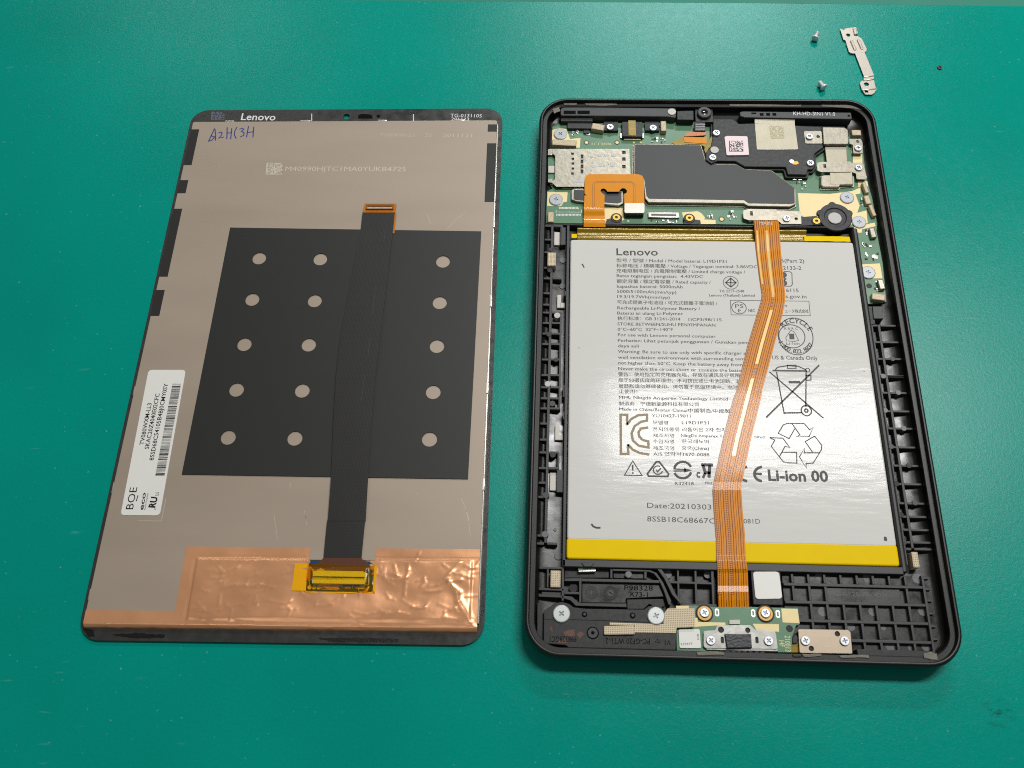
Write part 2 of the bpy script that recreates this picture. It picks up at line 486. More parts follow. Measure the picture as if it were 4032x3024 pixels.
sl = (far[2][1] - far[1][1]) / (far[2][0] - far[1][0])
mo = part("work_mat", prism([(-650, -650), (700, -650), (700, far[2][1] + (700 - far[2][0]) * sl), far[2], far[1], far[0], (-650, far[0][1] + 6)][:], -2.0, 0.0, .6), M['mat'])
mo["kind"] = "structure"
to = part("table_top", box((-1500, -1200, 1500, 1500), -30, -2.02), M['table'])
to["kind"] = "structure"

# ================================================================== tablet housing
W_, H_ = 121.8, 199.1
HC = (W_ / 2, -H_ / 2)
housing = thing("tablet_housing", (HC[0], HC[1], 0), "open black plastic tablet back shell holding the battery and circuit boards", "tablet housing")
def loft(prof, n=10, cap_bottom=False, cap_top=False, R0=10.5):
    V, Fc, cnt = [], [], 4 * (n + 1)
    for d, z in prof:
        V += [(x, y, z) for x, y in rrect(W_ - 2 * d, H_ - 2 * d, max(R0 - d, 1.0), HC[0], HC[1], n)]
    for k in range(len(prof) - 1):
        for i in range(cnt):
            j = (i + 1) % cnt
            Fc.append((k * cnt + i, k * cnt + j, (k + 1) * cnt + j, (k + 1) * cnt + i))
    if cap_bottom: Fc.append(tuple(range(cnt))[::-1])
    if cap_top: Fc.append(tuple((len(prof) - 1) * cnt + i for i in range(cnt)))
    return V, Fc
LEDGE = 6.5
part("rim", loft([(9, 0.02), (4.5, .15), (2.2, .7), (.9, 1.7), (.25, 3.2), (0, 5.0), (.05, 6.6), (.25, 7.5), (.6, 8.0), (1.0, 8.15), (1.3, 8.05), (1.45, 7.8), (1.5, LEDGE + .2), (1.6, LEDGE),
                  (2.9, LEDGE), (3.05, LEDGE - .12), (3.1, 4.0)], cap_bottom=True), M['rim'], housing, smooth=40)
part("floor", loft([(3.1, 4.0), (3.2, 3.1), (4.2, 2.65), (6.0, 2.2), (8.0, 1.85), (10.5, 1.6), (13, 1.5)], cap_top=True), M['black_gloss'], housing, smooth=60)

RT = 4.2                                               # top of the ribs
def rib(r, z1=RT, m='rib', z0=1.45, bev=.12, name="rib"):
    return part(name, box(r, z0, z1, bev), M[m], housing)
def pin(v, x, y, rad, z, m='pin_mark', zt=None):
    c = P(v, x, y, z)
    return part("ejector_mark", lathe(c[0], c[1], [(rad, z - .25), (rad, z - .03), (rad - .05, z)], 18), M[m], housing)
# --- left lattice
xw0 = 3.15
xc = P('E', 300, 800, RT)[0]
xi = P('E', 408, 800, RT)[0]
xb0, xb1 = P('C', 470, 900, 5.0)[0], 11.65              # battery tray wall
ytop = P('C', 300, 80, RT)[1]
ybot = P('G', 300, 780, RT)[1]
rib((xc - .42, P('G', 300, 215, RT)[1], xc + .42, ytop))
lat = [('C', 90), ('C', 262), ('C', 420), ('C', 612), ('C', 745), ('C', 930), ('C', 1072), ('C', 1170), ('C', 1300), ('C', 1432), ('C', 1562),
       ('E', 152), ('E', 322), ('E', 455), ('E', 575), ('E', 685), ('E', 850), ('E', 1025), ('E', 1165), ('E', 1335), ('E', 1495), ('E', 1650), ('G', 135), ('G', 222)]
for v, y in lat:
    ym = P(v, 250, y, RT)[1]
    rib((xw0, ym - .38, xc - .42, ym + .38), RT - .02)
for v, y in [('C', 1170), ('C', 1300), ('C', 1432), ('C', 1562), ('E', 152), ('E', 322), ('E', 455), ('E', 575), ('E', 685), ('E', 1165), ('E', 1335), ('C', 745), ('C', 90), ('G', 222)]:
    ym = P(v, 350, y, RT)[1]
    rib((xc + .42, ym - .38, xi + .4, ym + .38), RT - .03)
for (va, ya), (vb, yb) in (((('C'), 1170), ('E', 690)), (('E', 1165), ('E', 1340)), (('C', 90), ('C', 330))):
    rib((xi - .02, P(vb, 400, yb, RT)[1], xi + .62, P(va, 400, ya, RT)[1]), RT - .05)
part("battery_wall", prism([(xb0, P('C', 480, 85, 5)[1]), (xb0, P('G', 460, 470, 5)[1]), (xb1, P('G', 460, 470, 5)[1]), (xb1, P('C', 480, 85, 5)[1])], 1.5, 5.0, .15), M['rib'], housing)
for v, y0, y1 in (('E', 430, 560), ('E', 720, 800), ('C', 900, 960)):      # little hooks standing on the wall
    rib((xb0 - .5, P(v, 460, y1, 4.6)[1], xb0 + .02, P(v, 460, y0, 4.6)[1]), 4.6)
for v, x, y, r, m in (('C', 270, 640, .95, 'black'), ('C', 258, 1440, .95, 'black'), ('E', 385, 155, .8, 'black'), ('E', 350, 1190, .95, 'black'), ('C', 280, 385, .8, 'black'), ('E', 345, 632, 1.0, 'grey_plastic'),
                      ('C', 360, 1205, 1.05, 'grey_dot'), ('E', 296, 418, 1.0, 'grey_dot'), ('E', 275, 1630, 1.0, 'grey_plastic'), ('G', 265, 120, 1.0, 'pin_mark')):
    c = P(v, x, y, RT + .15)
    part("ejector_mark", lathe(c[0], c[1], [(r, 1.8), (r, RT + .08), (r - .08, RT + .15)], 18), M[m], housing)
for v, x, y, r in (('C', 430, 520, 1.1), ('C', 425, 840, 1.1), ('G', 410, 355, 1.2), ('G', 375, 70, .5)):
    pin(v, x, y, r, 2.05)
# pale adhesive pads and fabric gaskets seated in the lattice
for v, r, z in (('C', (325, 170, 395, 330), 2.9), ('C', (362, 950, 408, 1110), 2.9), ('C', (400, 1050, 452, 1110), 2.9), ('E', (378, 862, 420, 1028), 2.9), ('E', (418, 975, 460, 1028), 2.9), ('E', (322, 1385, 388, 1580), 2.9)):
    part("adhesive_pad", box(rect(v, z, *r), 1.9, z, .08), M['white_pad'], housing)
rib(rect('C', 4.0, 400, 110, 462, 325), 4.0, 'grey_plastic')
rib(rect('E', 4.0, 395, 1350, 462, 1600), 4.0, 'grey_plastic')
def gasket(v, x0, y0, x1, y1, z0, z1, ang=0, m='foam', parent=None):
    a, b = P(v, x0, y0, z1), P(v, x1, y1, z1)
    cx, cy, w, h = (a[0] + b[0]) / 2, (a[1] + b[1]) / 2, abs(a[0] - b[0]), abs(a[1] - b[1])
    pl = [(cx + x * cos(ang) - y * sin(ang), cy + x * sin(ang) + y * cos(ang)) for x, y in ((-w / 2, -h / 2), (w / 2, -h / 2), (w / 2, h / 2), (-w / 2, h / 2))]
    return part("fabric_gasket", prism(round_poly(pl, .3, 3), z0, z1, .3), M[m], parent or housing)
gasket('C', 240, 420, 342, 590, 1.8, 5.4)
gasket('G', 325, 512, 435, 700, 1.6, 5.2)
gasket('I', 1487, 338, 1585, 512, 1.6, 5.0)
# --- the cross wall under the battery, right wall
yb = P('G', 800, 438, 5.0)[1]
part("battery_wall", box((xb0 + .02, yb - 1.1, P('I', 1400, 520, 5)[0], yb + 1.05), 1.5, 5.0, .2), M['rib'], housing)
xr0, xr1 = 109.0, 110.35
ywr = P('D', 1480, 95, 5)[1]
V, Fc = [], []
prof_w = [(xr0 - .35, 1.6), (xr0 - .3, 4.6), (xr0 + .1, 5.0), (xr0 + .75, 5.0), (xr0 + 1.5, 4.3), (xr0 + 1.8, 1.6)]
part("battery_wall", (lambda ys: ([(x, y, z) for y in ys for x, z in prof_w], [(i, i + 1, i + 7, i + 6) for i in range(5)] + [(5, 0, 6, 11), (0, 5, 4, 3, 2, 1), (6, 7, 8, 9, 10, 11)]))((yb - .2, ywr)), M['rib'], housing, smooth=50)
# --- right lattice
xa, xd = xr1 + .2, 118.55
xm = P('F', 1690, 600, RT)[0]
y_hi, y_lo = P('D', 1700, 1030, RT)[1], P('I', 1480, 300, RT)[1]
rib((xm - .4, y_lo, xm + .4, y_hi))
rib((xa, P('I', 1400, 520, RT)[1] + 1, xa + .5, y_hi), RT - .03)
for v, y in (('D', 1035), ('D', 1195), ('D', 1357), ('D', 1522), ('F', 268), ('F', 412), ('F', 572), ('F', 722), ('F', 885), ('F', 1045), ('F', 1205), ('F', 1372), ('F', 1488), ('F', 1602), ('I', 240), ('I', 312)):
    ym = P(v, 1650, y, RT)[1]
    rib((xa + .5, ym - .36, xm - .4, ym + .36), RT - .02)
    rib((xm + .4, ym - .36, xd, ym + .36), RT - .02)
for v, x, y, m in (('D', 1855, 1357, 'grey_plastic'), ('D', 1765, 1525, 'pin_mark'), ('F', 1742, 410, 'pin_mark'), ('F', 1628, 565, 'pin_mark'), ('F', 1790, 722, 'pin_mark'), ('F', 1680, 880, 'grey_plastic'), ('F', 1835, 1045, 'black'),
                   ('F', 1725, 1205, 'deep'), ('F', 1888, 1370, 'grey_plastic'), ('F', 1765, 1475, 'deep'), ('I', 1410, 235, 'black')):
    c = P(v, x, y, RT + .1)
    part("ejector_mark", lathe(c[0], c[1], [(.85, 1.8), (.85, RT + .05), (.78, RT + .1)], 16), M[m], housing)
part("clip", prism(round_poly(PP('D', 4.6, (1660, 850), (1755, 850), (1768, 970), (1672, 970)), .2), 1.8, 4.6, .15), M['grey_plastic'], housing)
part("clip", prism(PP('D', 4.1, (1600, 850), (1660, 850), (1690, 1020), (1640, 1030)), 1.8, 4.1, .15), M['black'], housing)
# --- rib grid in the lower right
part("moulded_panel", box((P('H', 1545, 700, RT)[0], P('I', 1200, 1430, RT)[1], 117.2, yb - 1.1), 1.5, 2.75, .05), M['black_gloss'], housing)
g0, g1 = P('I', 193, 620, RT), P('I', 1425, 640, RT)
gs = (g1[0] - g0[0]) / 7
ys_ = [yb - 1.1] + [P('I', 700, y, RT)[1] for y in (705, 898, 1098, 1302)] + [P('I', 1200, 1430, RT)[1]]
xR = g0[0] + gs * 8
xbound = xR + .35
xH = P('H', 1540, 700, RT)[0]
for k, y in enumerate(ys_[1:5]):
    rib(((xH if k < 2 else (P('I', 265, 1090, RT)[0] if k == 2 else P('I', 835, 1300, RT)[0])), y - .42, xbound - .35, y + .42), RT)
for i in range(0, 9):
    x = g0[0] + gs * i
    for k in range(5):
        if k == 1 and i in (3, 4, 5, 6): continue
        if k == 0 and i == 8: continue
        if k == 2 and i < 1: continue
        if k == 3 and i < 1: continue
        if k == 4 and i < 4: continue
        if i == 8: continue
        rib((x - .36, ys_[k + 1] + .42, x + .36, ys_[k] - .42), RT - .02)
rib((xbound - .35, ys_[5], xbound + .35, ys_[0]), RT + .02)
part("moulded_panel", box((g0[0] + gs * 2 + .4, ys_[2] + .45, g0[0] + gs * 6.6, ys_[1] - .45), 1.5, 3.4, .06), M['black_gloss'], housing)
part("moulded_lettering", join(tx(">PC-GF20 FR(40)<", 'I', 555, 815, 1240, 838, 48, 3.43)), M['emboss'], housing, smooth=0)
part("moulded_lettering", join(tx("1:5", 'I', 1335, 838, 1405, 842, 30, 2.8)), M['emboss'], housing, smooth=0)
for x, y, r in ((490, 610, 1.3), (1015, 625, 1.4), (1555, 630, 1.5), (525, 990, 1.4), (1070, 990, 1.3), (1610, 985, 1.3), (1265, 1360, 1.6), (830, 1155, 1.2), (1185, 1170, .7), (1650, 1370, 1.3), (1490, 1385, 1.0)):
    pin('I', x, y, r, 2.79, 'pin_mark')
for y in (625, 745, 870, 1010, 1150, 1290):             # short fins on the right wall
    a = P('I', 1640 + (y - 625) * .14, y, RT - .4)
    rib((xbound + .36, a[1] - .3, xbound + 1.9, a[1] + .3), RT - .6)
part("bottom_ledge", box((P('I', 905, 1440, LEDGE)[0], -H_ + 3.0, 113.5, ys_[5] + .3), 3.0, LEDGE - .03, .1), M['black'], housing)
# --- label block beside the cable
bl = rect('H', 4.7, 1125, 450, 1530, 895)
part("label_block", box((bl[0], bl[1], bl[2], yb - 1.12), 1.5, 4.7, .2), M['black'], housing)
part("white_label", prism(round_poly(PP('H', 4.95, (1152, 476), (1478, 476), (1520, 812), (1185, 818)), 1.0, 5), 4.7, 4.95, .06), M['white_sticker'], housing, label="blank white rounded square label beside the ribbon cable")
# --- lower left mouldings
def gpoly(pts, z1, m='rib', z0=1.5, bev=.12, name="rib", v='G'):
    return part(name, prism(PP(v, z1, *pts), z0, z1, bev), M[m], housing)
gpoly(((205, 475), (470, 475), (470, 500), (205, 498)), 4.3)
gpoly(((285, 500), (305, 500), (303, 700), (283, 700)), 4.3)
gpoly(((200, 702), (470, 712), (470, 738), (198, 728)), 4.3)
gpoly(((445, 500), (472, 500), (470, 845), (445, 845)), 4.3)
gpoly(((195, 800), (445, 812), (540, 840), (600, 900), (1155, 915), (1150, 875), (640, 870), (560, 800), (470, 790), (195, 770)), 4.3)
gpoly(((230, 740), (440, 745), (438, 800), (225, 790)), 3.4, 'grey_plastic')
gpoly(((480, 600), (640, 600), (640, 632), (480, 630)), 4.2)
gpoly(((480, 745), (640, 750), (640, 775), (480, 772)), 4.2)
gpoly(((636, 596), (662, 596), (662, 868), (636, 868)), 4.25)
gpoly(((662, 600), (1510, 620), (1515, 652), (662, 634)), 4.22)
gpoly(((975, 490), (1000, 505), (1000, 600), (975, 600)), 4.25)
gpoly(((1000, 495), (1410, 510), (1480, 540), (1550, 640), (1640, 840), (1635, 890), (1610, 890), (1560, 740), (1500, 610), (1450, 550), (1400, 530), (1000, 520)), 4.3)
gpoly(((1345, 530), (1372, 530), (1372, 608), (1345, 606)), 4.25)
gpoly(((668, 640), (1500, 660), (1560, 800), (1150, 820), (1140, 870), (668, 866)), 3.0, 'black_gloss', name="moulded_panel")
gpoly(((480, 478), (965, 492), (965, 595), (480, 595)), 2.8, 'black', name="moulded_panel")
gpoly(((1010, 525), (1340, 530), (1340, 605), (1010, 600)), 3.0, 'black_gloss', name="moulded_panel")
gpoly(((1160, 830), (1550, 825), (1570, 900), (1500, 930), (1400, 880), (1340, 935), (1160, 935)), 4.0, 'black', name="moulded_panel")
# curved dark channel wall and the grid left of the cable
gpoly(((1430, 470), (1480, 490), (1560, 600), (1650, 780), (1740, 880), (1775, 880), (1690, 770), (1600, 590), (1520, 480)), 4.6)
gpoly(((1700, 480), (1722, 480), (1735, 880), (1712, 880)), 4.2); gpoly(((1890, 490), (1914, 490), (1926, 880), (1902, 880)), 4.2)
gpoly(((2070, 490), (2100, 490), (2110, 885), (2088, 885)), 4.2)
gpoly(((1620, 628), (2090, 645), (2090, 668), (1630, 655)), 4.18); gpoly(((1740, 875), (2130, 882), (2135, 905), (1740, 900)), 4.4)
for x, y, r in ((1590, 550, 1.5), (1175, 558, 0), (575, 705, 1.3), (2035, 560, 1.1)):
    if r: pin('G', x, y, r, 2.6, 'pin_mark' if x != 575 else 'deep')
c = P('G', 1175, 558, 4.4); part("ejector_mark", lathe(c[0], c[1], [(1.0, 2), (1.0, 4.3), (.9, 4.4)], 18), M['pin_mark'], housing)
# moulding date clock and arrow dial
c = P('G', 772, 755, 3.05); part("date_dial", lathe(c[0], c[1], [(1.85, 2.6), (1.85, 3.04), (1.8, 3.07)], 28), M['black'], housing)
part("dial_lettering", join(text_arc("910123", c[0], c[1], 1.2, pi / 3, .45, 3.1, .38), text("20", (c[0] - .55, c[1] - .2), (c[0] + .55, c[1] - .2), .55, 3.1), stroke([(c[0], c[1] - .7), (c[0], c[1] + .7)], .14, 3.1)), M['emboss'], housing, smooth=0)
c = P('G', 978, 760, 3.05); part("arrow_dial", lathe(c[0], c[1], [(2.0, 2.6), (2.0, 3.04), (1.95, 3.07)], 28), M['deep'], housing)
part("dial_centre", join(prism(circle(c[0], c[1], 1.0, 20), 3.0, 3.1, .04)), M['grey_plastic'], housing)
part("dial_arrow", stroke([(c[0] - .5, c[1] + .4), (c[0] + .5, c[1] - .35)], .22, 3.13), M['emboss_dark'], housing, smooth=0)
part("moulded_lettering", join(tx("P98328", 'G', 1130, 730, 1440, 735, 55, 3.04), tx("X73-1", 'G', 1180, 800, 1385, 808, 55, 3.04)), M['emboss_dark'], housing, smooth=0)
# spring contact by the battery's lower left corner
part("contact_board", prism(PP('G', 4.0, (625, 450), (815, 455), (815, 505), (625, 512)), 2.0, 4.0, .08), M['pcb'], housing)
part("contact_spring", prism(PP('G', 4.2, (628, 512), (815, 505), (815, 528), (628, 532)), 2.4, 4.2, .15), M['solder'], housing)
part("clip", prism(round_poly(PP('G', 5.3, (650, 425), (805, 430), (770, 475), (695, 475)), .3), 2.5, 5.3, .2), M['rib'], housing)
# torn adhesive left on the rim ledge
def glue(v, pts, z=LEDGE, h=.35, m='glue'):
    base = PP(v, z, *pts); out = []
    for i, p in enumerate(base):
        q = base[(i + 1) % len(base)]
        for k in range(3):
            t = k / 3
            out.append((p[0] + (q[0] - p[0]) * t + random.uniform(-.16, .16), p[1] + (q[1] - p[1]) * t + random.uniform(-.12, .12)))
    part("adhesive_scrap", prism(out, z - .1, z + h, .12), M[m], housing)
glue('I', ((1620, 1440), (1700, 1430), (1765, 1450), (1770, 1515), (1700, 1512), (1622, 1500)))
glue('I', ((690, 1470), (860, 1462), (1020, 1465), (1028, 1500), (900, 1490), (840, 1500), (720, 1500)))
glue('I', ((300, 1450), (520, 1450), (500, 1480), (320, 1492)))
glue('G', ((1915, 1400), (2060, 1395), (2212, 1405), (2212, 1435), (1925, 1440)))
glue('A', ((440, 140), (610, 140), (600, 172), (445, 172)), h=.25)
glue('A', ((700, 150), (900, 148), (1105, 155), (1100, 175), (880, 180), (720, 176)), h=.2)
glue('A', ((300, 225), (385, 195), (395, 250), (320, 280)), h=.25)
glue('B', ((350, 160), (800, 165), (1250, 170), (1240, 190), (760, 192), (360, 190)), h=.2)
glue('B', ((1500, 165), (1950, 175), (2030, 240), (1900, 215), (1500, 190)), h=.2)
# top edge black beam and the wall between board and battery
yB = P('A', 1200, 1655, 4.2)[1]
part("cross_wall", box((3.2, P('C', 500, 78, 4.2)[1] - .2, 109.5, yB - .05), 1.5, 4.2, .15), M['black'], housing)
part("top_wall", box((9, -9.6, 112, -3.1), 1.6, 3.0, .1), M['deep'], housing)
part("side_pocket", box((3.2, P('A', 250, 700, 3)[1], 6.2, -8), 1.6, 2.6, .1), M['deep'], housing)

M['wide_zinc'] = mat("dull_bright_zinc", (184, 188, 186), .42, .45, var=.08, vscale=700, bump=.006, bscale=3000)
def screw_mesh(key, r, h, m, cross, recess='zinc_dark'):
    """screw head with a real cross recess, origin at its seat"""
    a, b = cross
    cr = [(b, a), (b, -a), (a, -b), (-a, -b)]
    crs = [(a, b), (b, b), (b, a)]
    cr = [(b, a), (b, b), (a, b)]
    star = []
    for k in range(4):
        t = k * pi / 2
        for x, y in ((a, -b), (a, b), (b, b)):
            star.append((x * cos(t) - y * sin(t), x * sin(t) + y * cos(t)))
    top = plate(circle(0, 0, r * .9, 28), [star], h * .45, h)
    V, Fc = join(top, lathe(0, 0, [(r * .96, 0), (r, h * .25), (r, h * .75), (r * .9, h - .01), (r * .86, h - .012)], 28)[:2])
    Fc = Fc[:-1]                                             # leave the skirt open under the recessed top
    me = make_mesh(key, (V, Fc), M[m], (0, 0, 0), 40)
    fl = make_mesh(key + "_recess", prism(circle(0, 0, max(a * 1.25, r * .5), 16), h * .3, h * .46), M[recess], (0, 0, 0), 0)
    return me, fl
SCREW = {'small': screw_mesh("screw_head", 1.3, .55, 'zinc', (.75, .2)),
         'big': screw_mesh("washer_screw_head", 2.42, .42, 'washer', (.8, .2)),
         'wide': screw_mesh("wide_screw_head", 2.45, .55, 'wide_zinc', (.85, .22))}
def screw(kind, v, x, y, z, parent, name="screw"):
    me, fl = SCREW[kind]
    c = P(v, x, y, z + .45)
    o = link_mesh(name, me, (c[0], c[1], z), parent)
    a = random.uniform(0, 1.5); o.rotation_euler = (0, 0, a)
    q = bpy.data.objects.new("recess", fl); COL.objects.link(q); q.parent = o
    return o

# ================================================================== battery
ZB = 4.7
bat = thing("battery_pack", (60, -115, 1.55), "flat white battery pack with black printed text and yellow tape ends", "battery")
def battery_label_material():
    m = mat("glossy_battery_label", (212, 210, 205), .12, spec=.14); nt, b = nodes_of(m)
    N, Lk = nt.nodes.new, nt.links.new
    tc = N("ShaderNodeTexCoord"); hs = []
    for sc, st, w in ((240, (.32, 1.5, 1), .75), (700, (.4, 1.4, 1), .07), (60, (.6, 1, 1), 1.3)):
        mp = N("ShaderNodeMapping"); mp.inputs["Scale"].default_value = st; Lk(tc.outputs["Object"], mp.inputs[0])
        n = N("ShaderNodeTexNoise"); n.inputs["Scale"].default_value = sc; n.inputs["Detail"].default_value = 3; Lk(mp.outputs[0], n.inputs["Vector"])
        mu = N("ShaderNodeMath"); mu.operation = 'MULTIPLY'; mu.inputs[1].default_value = w; Lk(n.outputs["Fac"], mu.inputs[0]); hs.append(mu.outputs[0])
    a1 = N("ShaderNodeMath"); a1.operation = 'ADD'; Lk(hs[0], a1.inputs[0]); Lk(hs[1], a1.inputs[1])
    a2 = N("ShaderNodeMath"); a2.operation = 'ADD'; Lk(a1.outputs[0], a2.inputs[0]); Lk(hs[2], a2.inputs[1])
    bp = N("ShaderNodeBump"); bp.inputs["Distance"].default_value = .055 * MM; Lk(a2.outputs[0], bp.inputs["Height"]); Lk(bp.outputs[0], b.inputs["Normal"])
    return m
M['label'] = battery_label_material()
bx0, bx1, by0, by1 = 12.0, 108.35, -170.75, -59.9
def pillow(r, z0, z1, rad=1.0, b=.55):
    p = round_poly(rpoly(r), rad, 5)
    rings = [(0.25, z0), (0, z0 + .4), (0, z1 - b), (b * .18, z1 - b * .45), (b * .55, z1 - b * .12), (b, z1)]
    n = len(p); V = [(x, y, z) for d, z in rings for x, y in inset(p, d)]
    Fc = [(k * n + i, k * n + (i + 1) % n, (k + 1) * n + (i + 1) % n, (k + 1) * n + i) for k in range(len(rings) - 1) for i in range(n)]
    return V, Fc + [tuple(range(n))[::-1], tuple((len(rings) - 1) * n + i for i in range(n))]
ysplit = P('G', 1300, 196, ZB)[1]
part("cell_body", pillow((bx0, ysplit, bx1, by1), 1.6, ZB), M['label'], bat, smooth=50, label="glossy white battery face covered in small black print")
part("tape_end", pillow((bx0 - .1, by0, bx1 + .1, ysplit + .6), 1.58, ZB + .04), M['yellow'], bat, smooth=50, label="bright yellow tape folded over the lower end")
# terminal strip under glossy polyimide tape
yT0, yT1 = by1 - .2, P('C', 1500, 92, 4.2)[1]
nx = 60
def tab_profile(t, x):
    z = 3.0 + 1.0 * math.exp(-((t - .80) / .12) ** 2) + .9 * math.exp(-((t - .22) / .10) ** 2) + .35 * math.exp(-((t - .5) / .06) ** 2)
    return z + .12 * noise.noise((x * .12, t * 3, 0)) + .05 * noise.noise((x * .5, t * 6, 3))
xa0, xa1 = P('C', 612, 170, 4)[0], P('D', 1030, 190, 4)[0]
V = []; Fc = []; nt_ = 22
for i in range(nx + 1):
    x = xa0 + (xa1 - xa0) * i / nx
    for k in range(nt_ + 1):
        t = k / nt_; V.append((x, yT0 + (yT1 - yT0) * t, tab_profile(t, x)))
for i in range(nx):
    for k in range(nt_):
        a = i * (nt_ + 1) + k; Fc.append((a, a + nt_ + 1, a + nt_ + 2, a + 1))
part("terminal_strip", (V, Fc), M['kapton_dark'], bat, smooth=80, label="glossy olive amber tape over the battery's terminal end")
for v0, r in (('D', (1000, 160, 1450, 222)), ('C', (540, 178, 605, 240))):
    q = rect(v0, 4.2, *r); V, Fc = [], []
    for i in range(25):
        for k in range(9):
            x = q[0] + (q[2] - q[0]) * i / 24; y = q[1] + (q[3] - q[1]) * k / 8
            V.append((x, y, 3.6 + .5 * (1 - k / 8) + .22 * noise.noise((x * .35, y * .8, 1))))
    Fc = [(i * 9 + k, i * 9 + 9 + k, i * 9 + 10 + k, i * 9 + k + 1) for i in range(24) for k in range(8)]
    part("tape_tab", (V, Fc), M['yellow'], bat, smooth=80)
# --- print on the battery face
zp = ZB + .02
T = []
def ln(s, v, x0, y0, x1, y1, v2=None, h=36, bold=0.0): T.append(tx(s, v, x0, y0, x1, y1, h, zp, bold, v2))
part("brand_lettering", tx("Lenovo", 'C', 1097, 457, 1615, 462, 84, zp, .012), M['ink'], bat, smooth=0, label="large brand lettering at the top of the battery")
ln("型号 / 型號 / Model / Model baterai: L19D1P31", 'C', 1097, 541, 248, 430, 'D')
ln("标称电压 / 標稱電壓 / Voltage / Tegangan nominal: 3.86VDC", 'C', 1097, 606, 545, 482, 'D')
ln("充电限制电压 / 充電限制電壓 / Limited charge voltage /", 'C', 1097, 670, 428, 533, 'D')
ln("Batas tegangan pengisian:  4.43VDC", 'C', 1100, 730, 2175, 742)
ln("额定容量 / 額定電容量 / Rated capacity /", 'C', 1100, 800, 95, 632, 'D')
ln("kapasitas baterai: 5000mAh", 'C', 1103, 862, 1920, 870)
ln("5000/5100mAh(min/typ)", 'C', 1105, 925, 1842, 937)
ln("19.3/19.7Wh(min/typ)", 'C', 1107, 990, 1760, 1000)
ln("可充式锂离子电池组 / 可充式鋰離子電池組 /", 'C', 1107, 1060, 158, 838, 'D')
ln("Rechargeable Li-Polymer Battery /", 'C', 1108, 1130, 2138, 1142)
ln("Baterai isi ulang Li-Polymer", 'C', 1108, 1195, 1925, 1203)
ln("执行标准：GB 31241-2014", 'C', 1110, 1262, 1892, 1270)
ln("1ICP3/98/115", 'C', 1995, 1275, 200, 995, 'D')
ln("STORE BETWEEN/SUHU PENYIMPANAN", 'C', 1110, 1330, 140, 1047, 'D')
ln("0°C~60°C  32°F~140°F", 'C', 1112, 1398, 1800, 1400)
ln("For use with Lenovo personal computer", 'C', 1115, 1465, 143, 1155, 'D')
ln("Perhatian: Lihat petunjuk penggunaan / Gunakan pengisi", 'C', 1115, 1535, 520, 1215, 'D')
ln("daya asli", 'C', 1115, 1603, 1375, 1605)
H2 = 33
ln("Warning: Be sure to use only with specific charger and", 'E', 1060, 82, 465, 82, 'F', H2)
ln("well ventilation environment with surrounding temp", 'E', 1060, 145, 430, 131, 'F', H2)
ln("not higher than 50°C. Keep the battery away from", 'E', 1062, 205, 385, 182, 'F', H2)
ln("Never make the circuit short or squeeze the battery", 'E', 1063, 268, 420, 232, 'F', H2)
ln("警告：使用指定的充电器充电，存放在通风良好周围", 'E', 1063, 332, 360, 276, 'F', H2)
ln("高于50摄氏度的环境中。不可挤压或让电池短路。若", 'E', 1065, 395, 370, 328, 'F', H2)
ln("重鼓胀请勿继续使用。请勿置于高温环境中。电池", 'E', 1065, 460, 345, 380, 'F', H2)
ln("止使用！", 'E', 1068, 518, 1270, 520, None, H2)
ln("MFR: Ningde Amperex Technology Limited", 'E', 1070, 582, 257, 480, 'F', H2)
ln("制造商：宁德新能源科技有限公司", 'E', 1070, 650, 1940, 660, None, H2)
ln("Made in China/Buatan China/中国制造/中國製造", 'E', 1072, 708, 330, 590, 'F', H2)
ln("YU10427-19011", 'E', 1430, 782, 1850, 785, None, H2)
for a, b_, y in (("모델명", "L19D1P31", 857), ("제조자명", "", 997), ("수임자명", "한국레노버", 1062), ("제조국명", "중국(China)", 1135)):
    ln(a, 'E', 1440, y, 1672 if len(a) > 3 else 1605, y + 3, None, H2)
    if b_: ln(b_, 'E', 1755, y, 2050, y + 3, None, H2)
ln("전지의종류 리튬이온 2차 전지", 'E', 1437, 930, 240, 750, 'F', H2)
ln("NingDe Amperex Te", 'E', 1748, 995, 230, 803, 'F', 30)
ln("nited", 'F', 490, 807, 575, 810, None, 24)
ln("A/S 연락처1670-0088", 'E', 1445, 1197, 2055, 1207, None, H2)
ln("R32418", 'E', 1680, 1520, 1885, 1522, None, 34); ln("MH2", 'E', 2008, 1510, 2085, 1512, None, 26)
ln("6(Part 2)", 'D', 775, 425, 1000, 430, None, 34); ln("2133-2", 'D', 795, 495, 972, 498, None, 34)
ln("6115", 'D', 825, 712, 945, 714, None, 34); ln("s.gov.in", 'D', 820, 770, 1022, 773, None, 34)
ln("n", 'D', 812, 858, 832, 858, None, 30); ln("ュータ株式会社", 'D', 815, 910, 1042, 912, None, 26)
ln("NEC", 'D', 460, 905, 525, 905, None, 28); ln("PS", 'D', 332, 865, 412, 865, None, 34); ln("E", 'D', 360, 908, 388, 908, None, 32)
ln("TIS 2217-2548", 'D', 177, 715, 418, 715, None, 24); ln("Lenovo (Thailand) Limited", 'D', 80, 755, 520, 757, None, 24)
ln("US & Canada Only", 'D', 690, 1365, 1130, 1370, None, 38)
T += [([(x + .04, y, z + .004) for x, y, z in v_], f_) for v_, f_ in T]      # medium weight
part("printed_text", join(*T), M['ink_grey'], bat, smooth=0, label="small grey multilingual print on the white battery face")
T = []
ln("Date:20210303", 'd', 1398, 1097, 1537, 1101, None, 11); ln("8SSB18C68667C", 'd', 1398, 1126, 1545, 1131, None, 11)
ln("081D", 'F', 395, 1550, 540, 1553, None, 40)
part("date_stamp", join(*T), M['ink_grey'], bat, smooth=0)
T = []
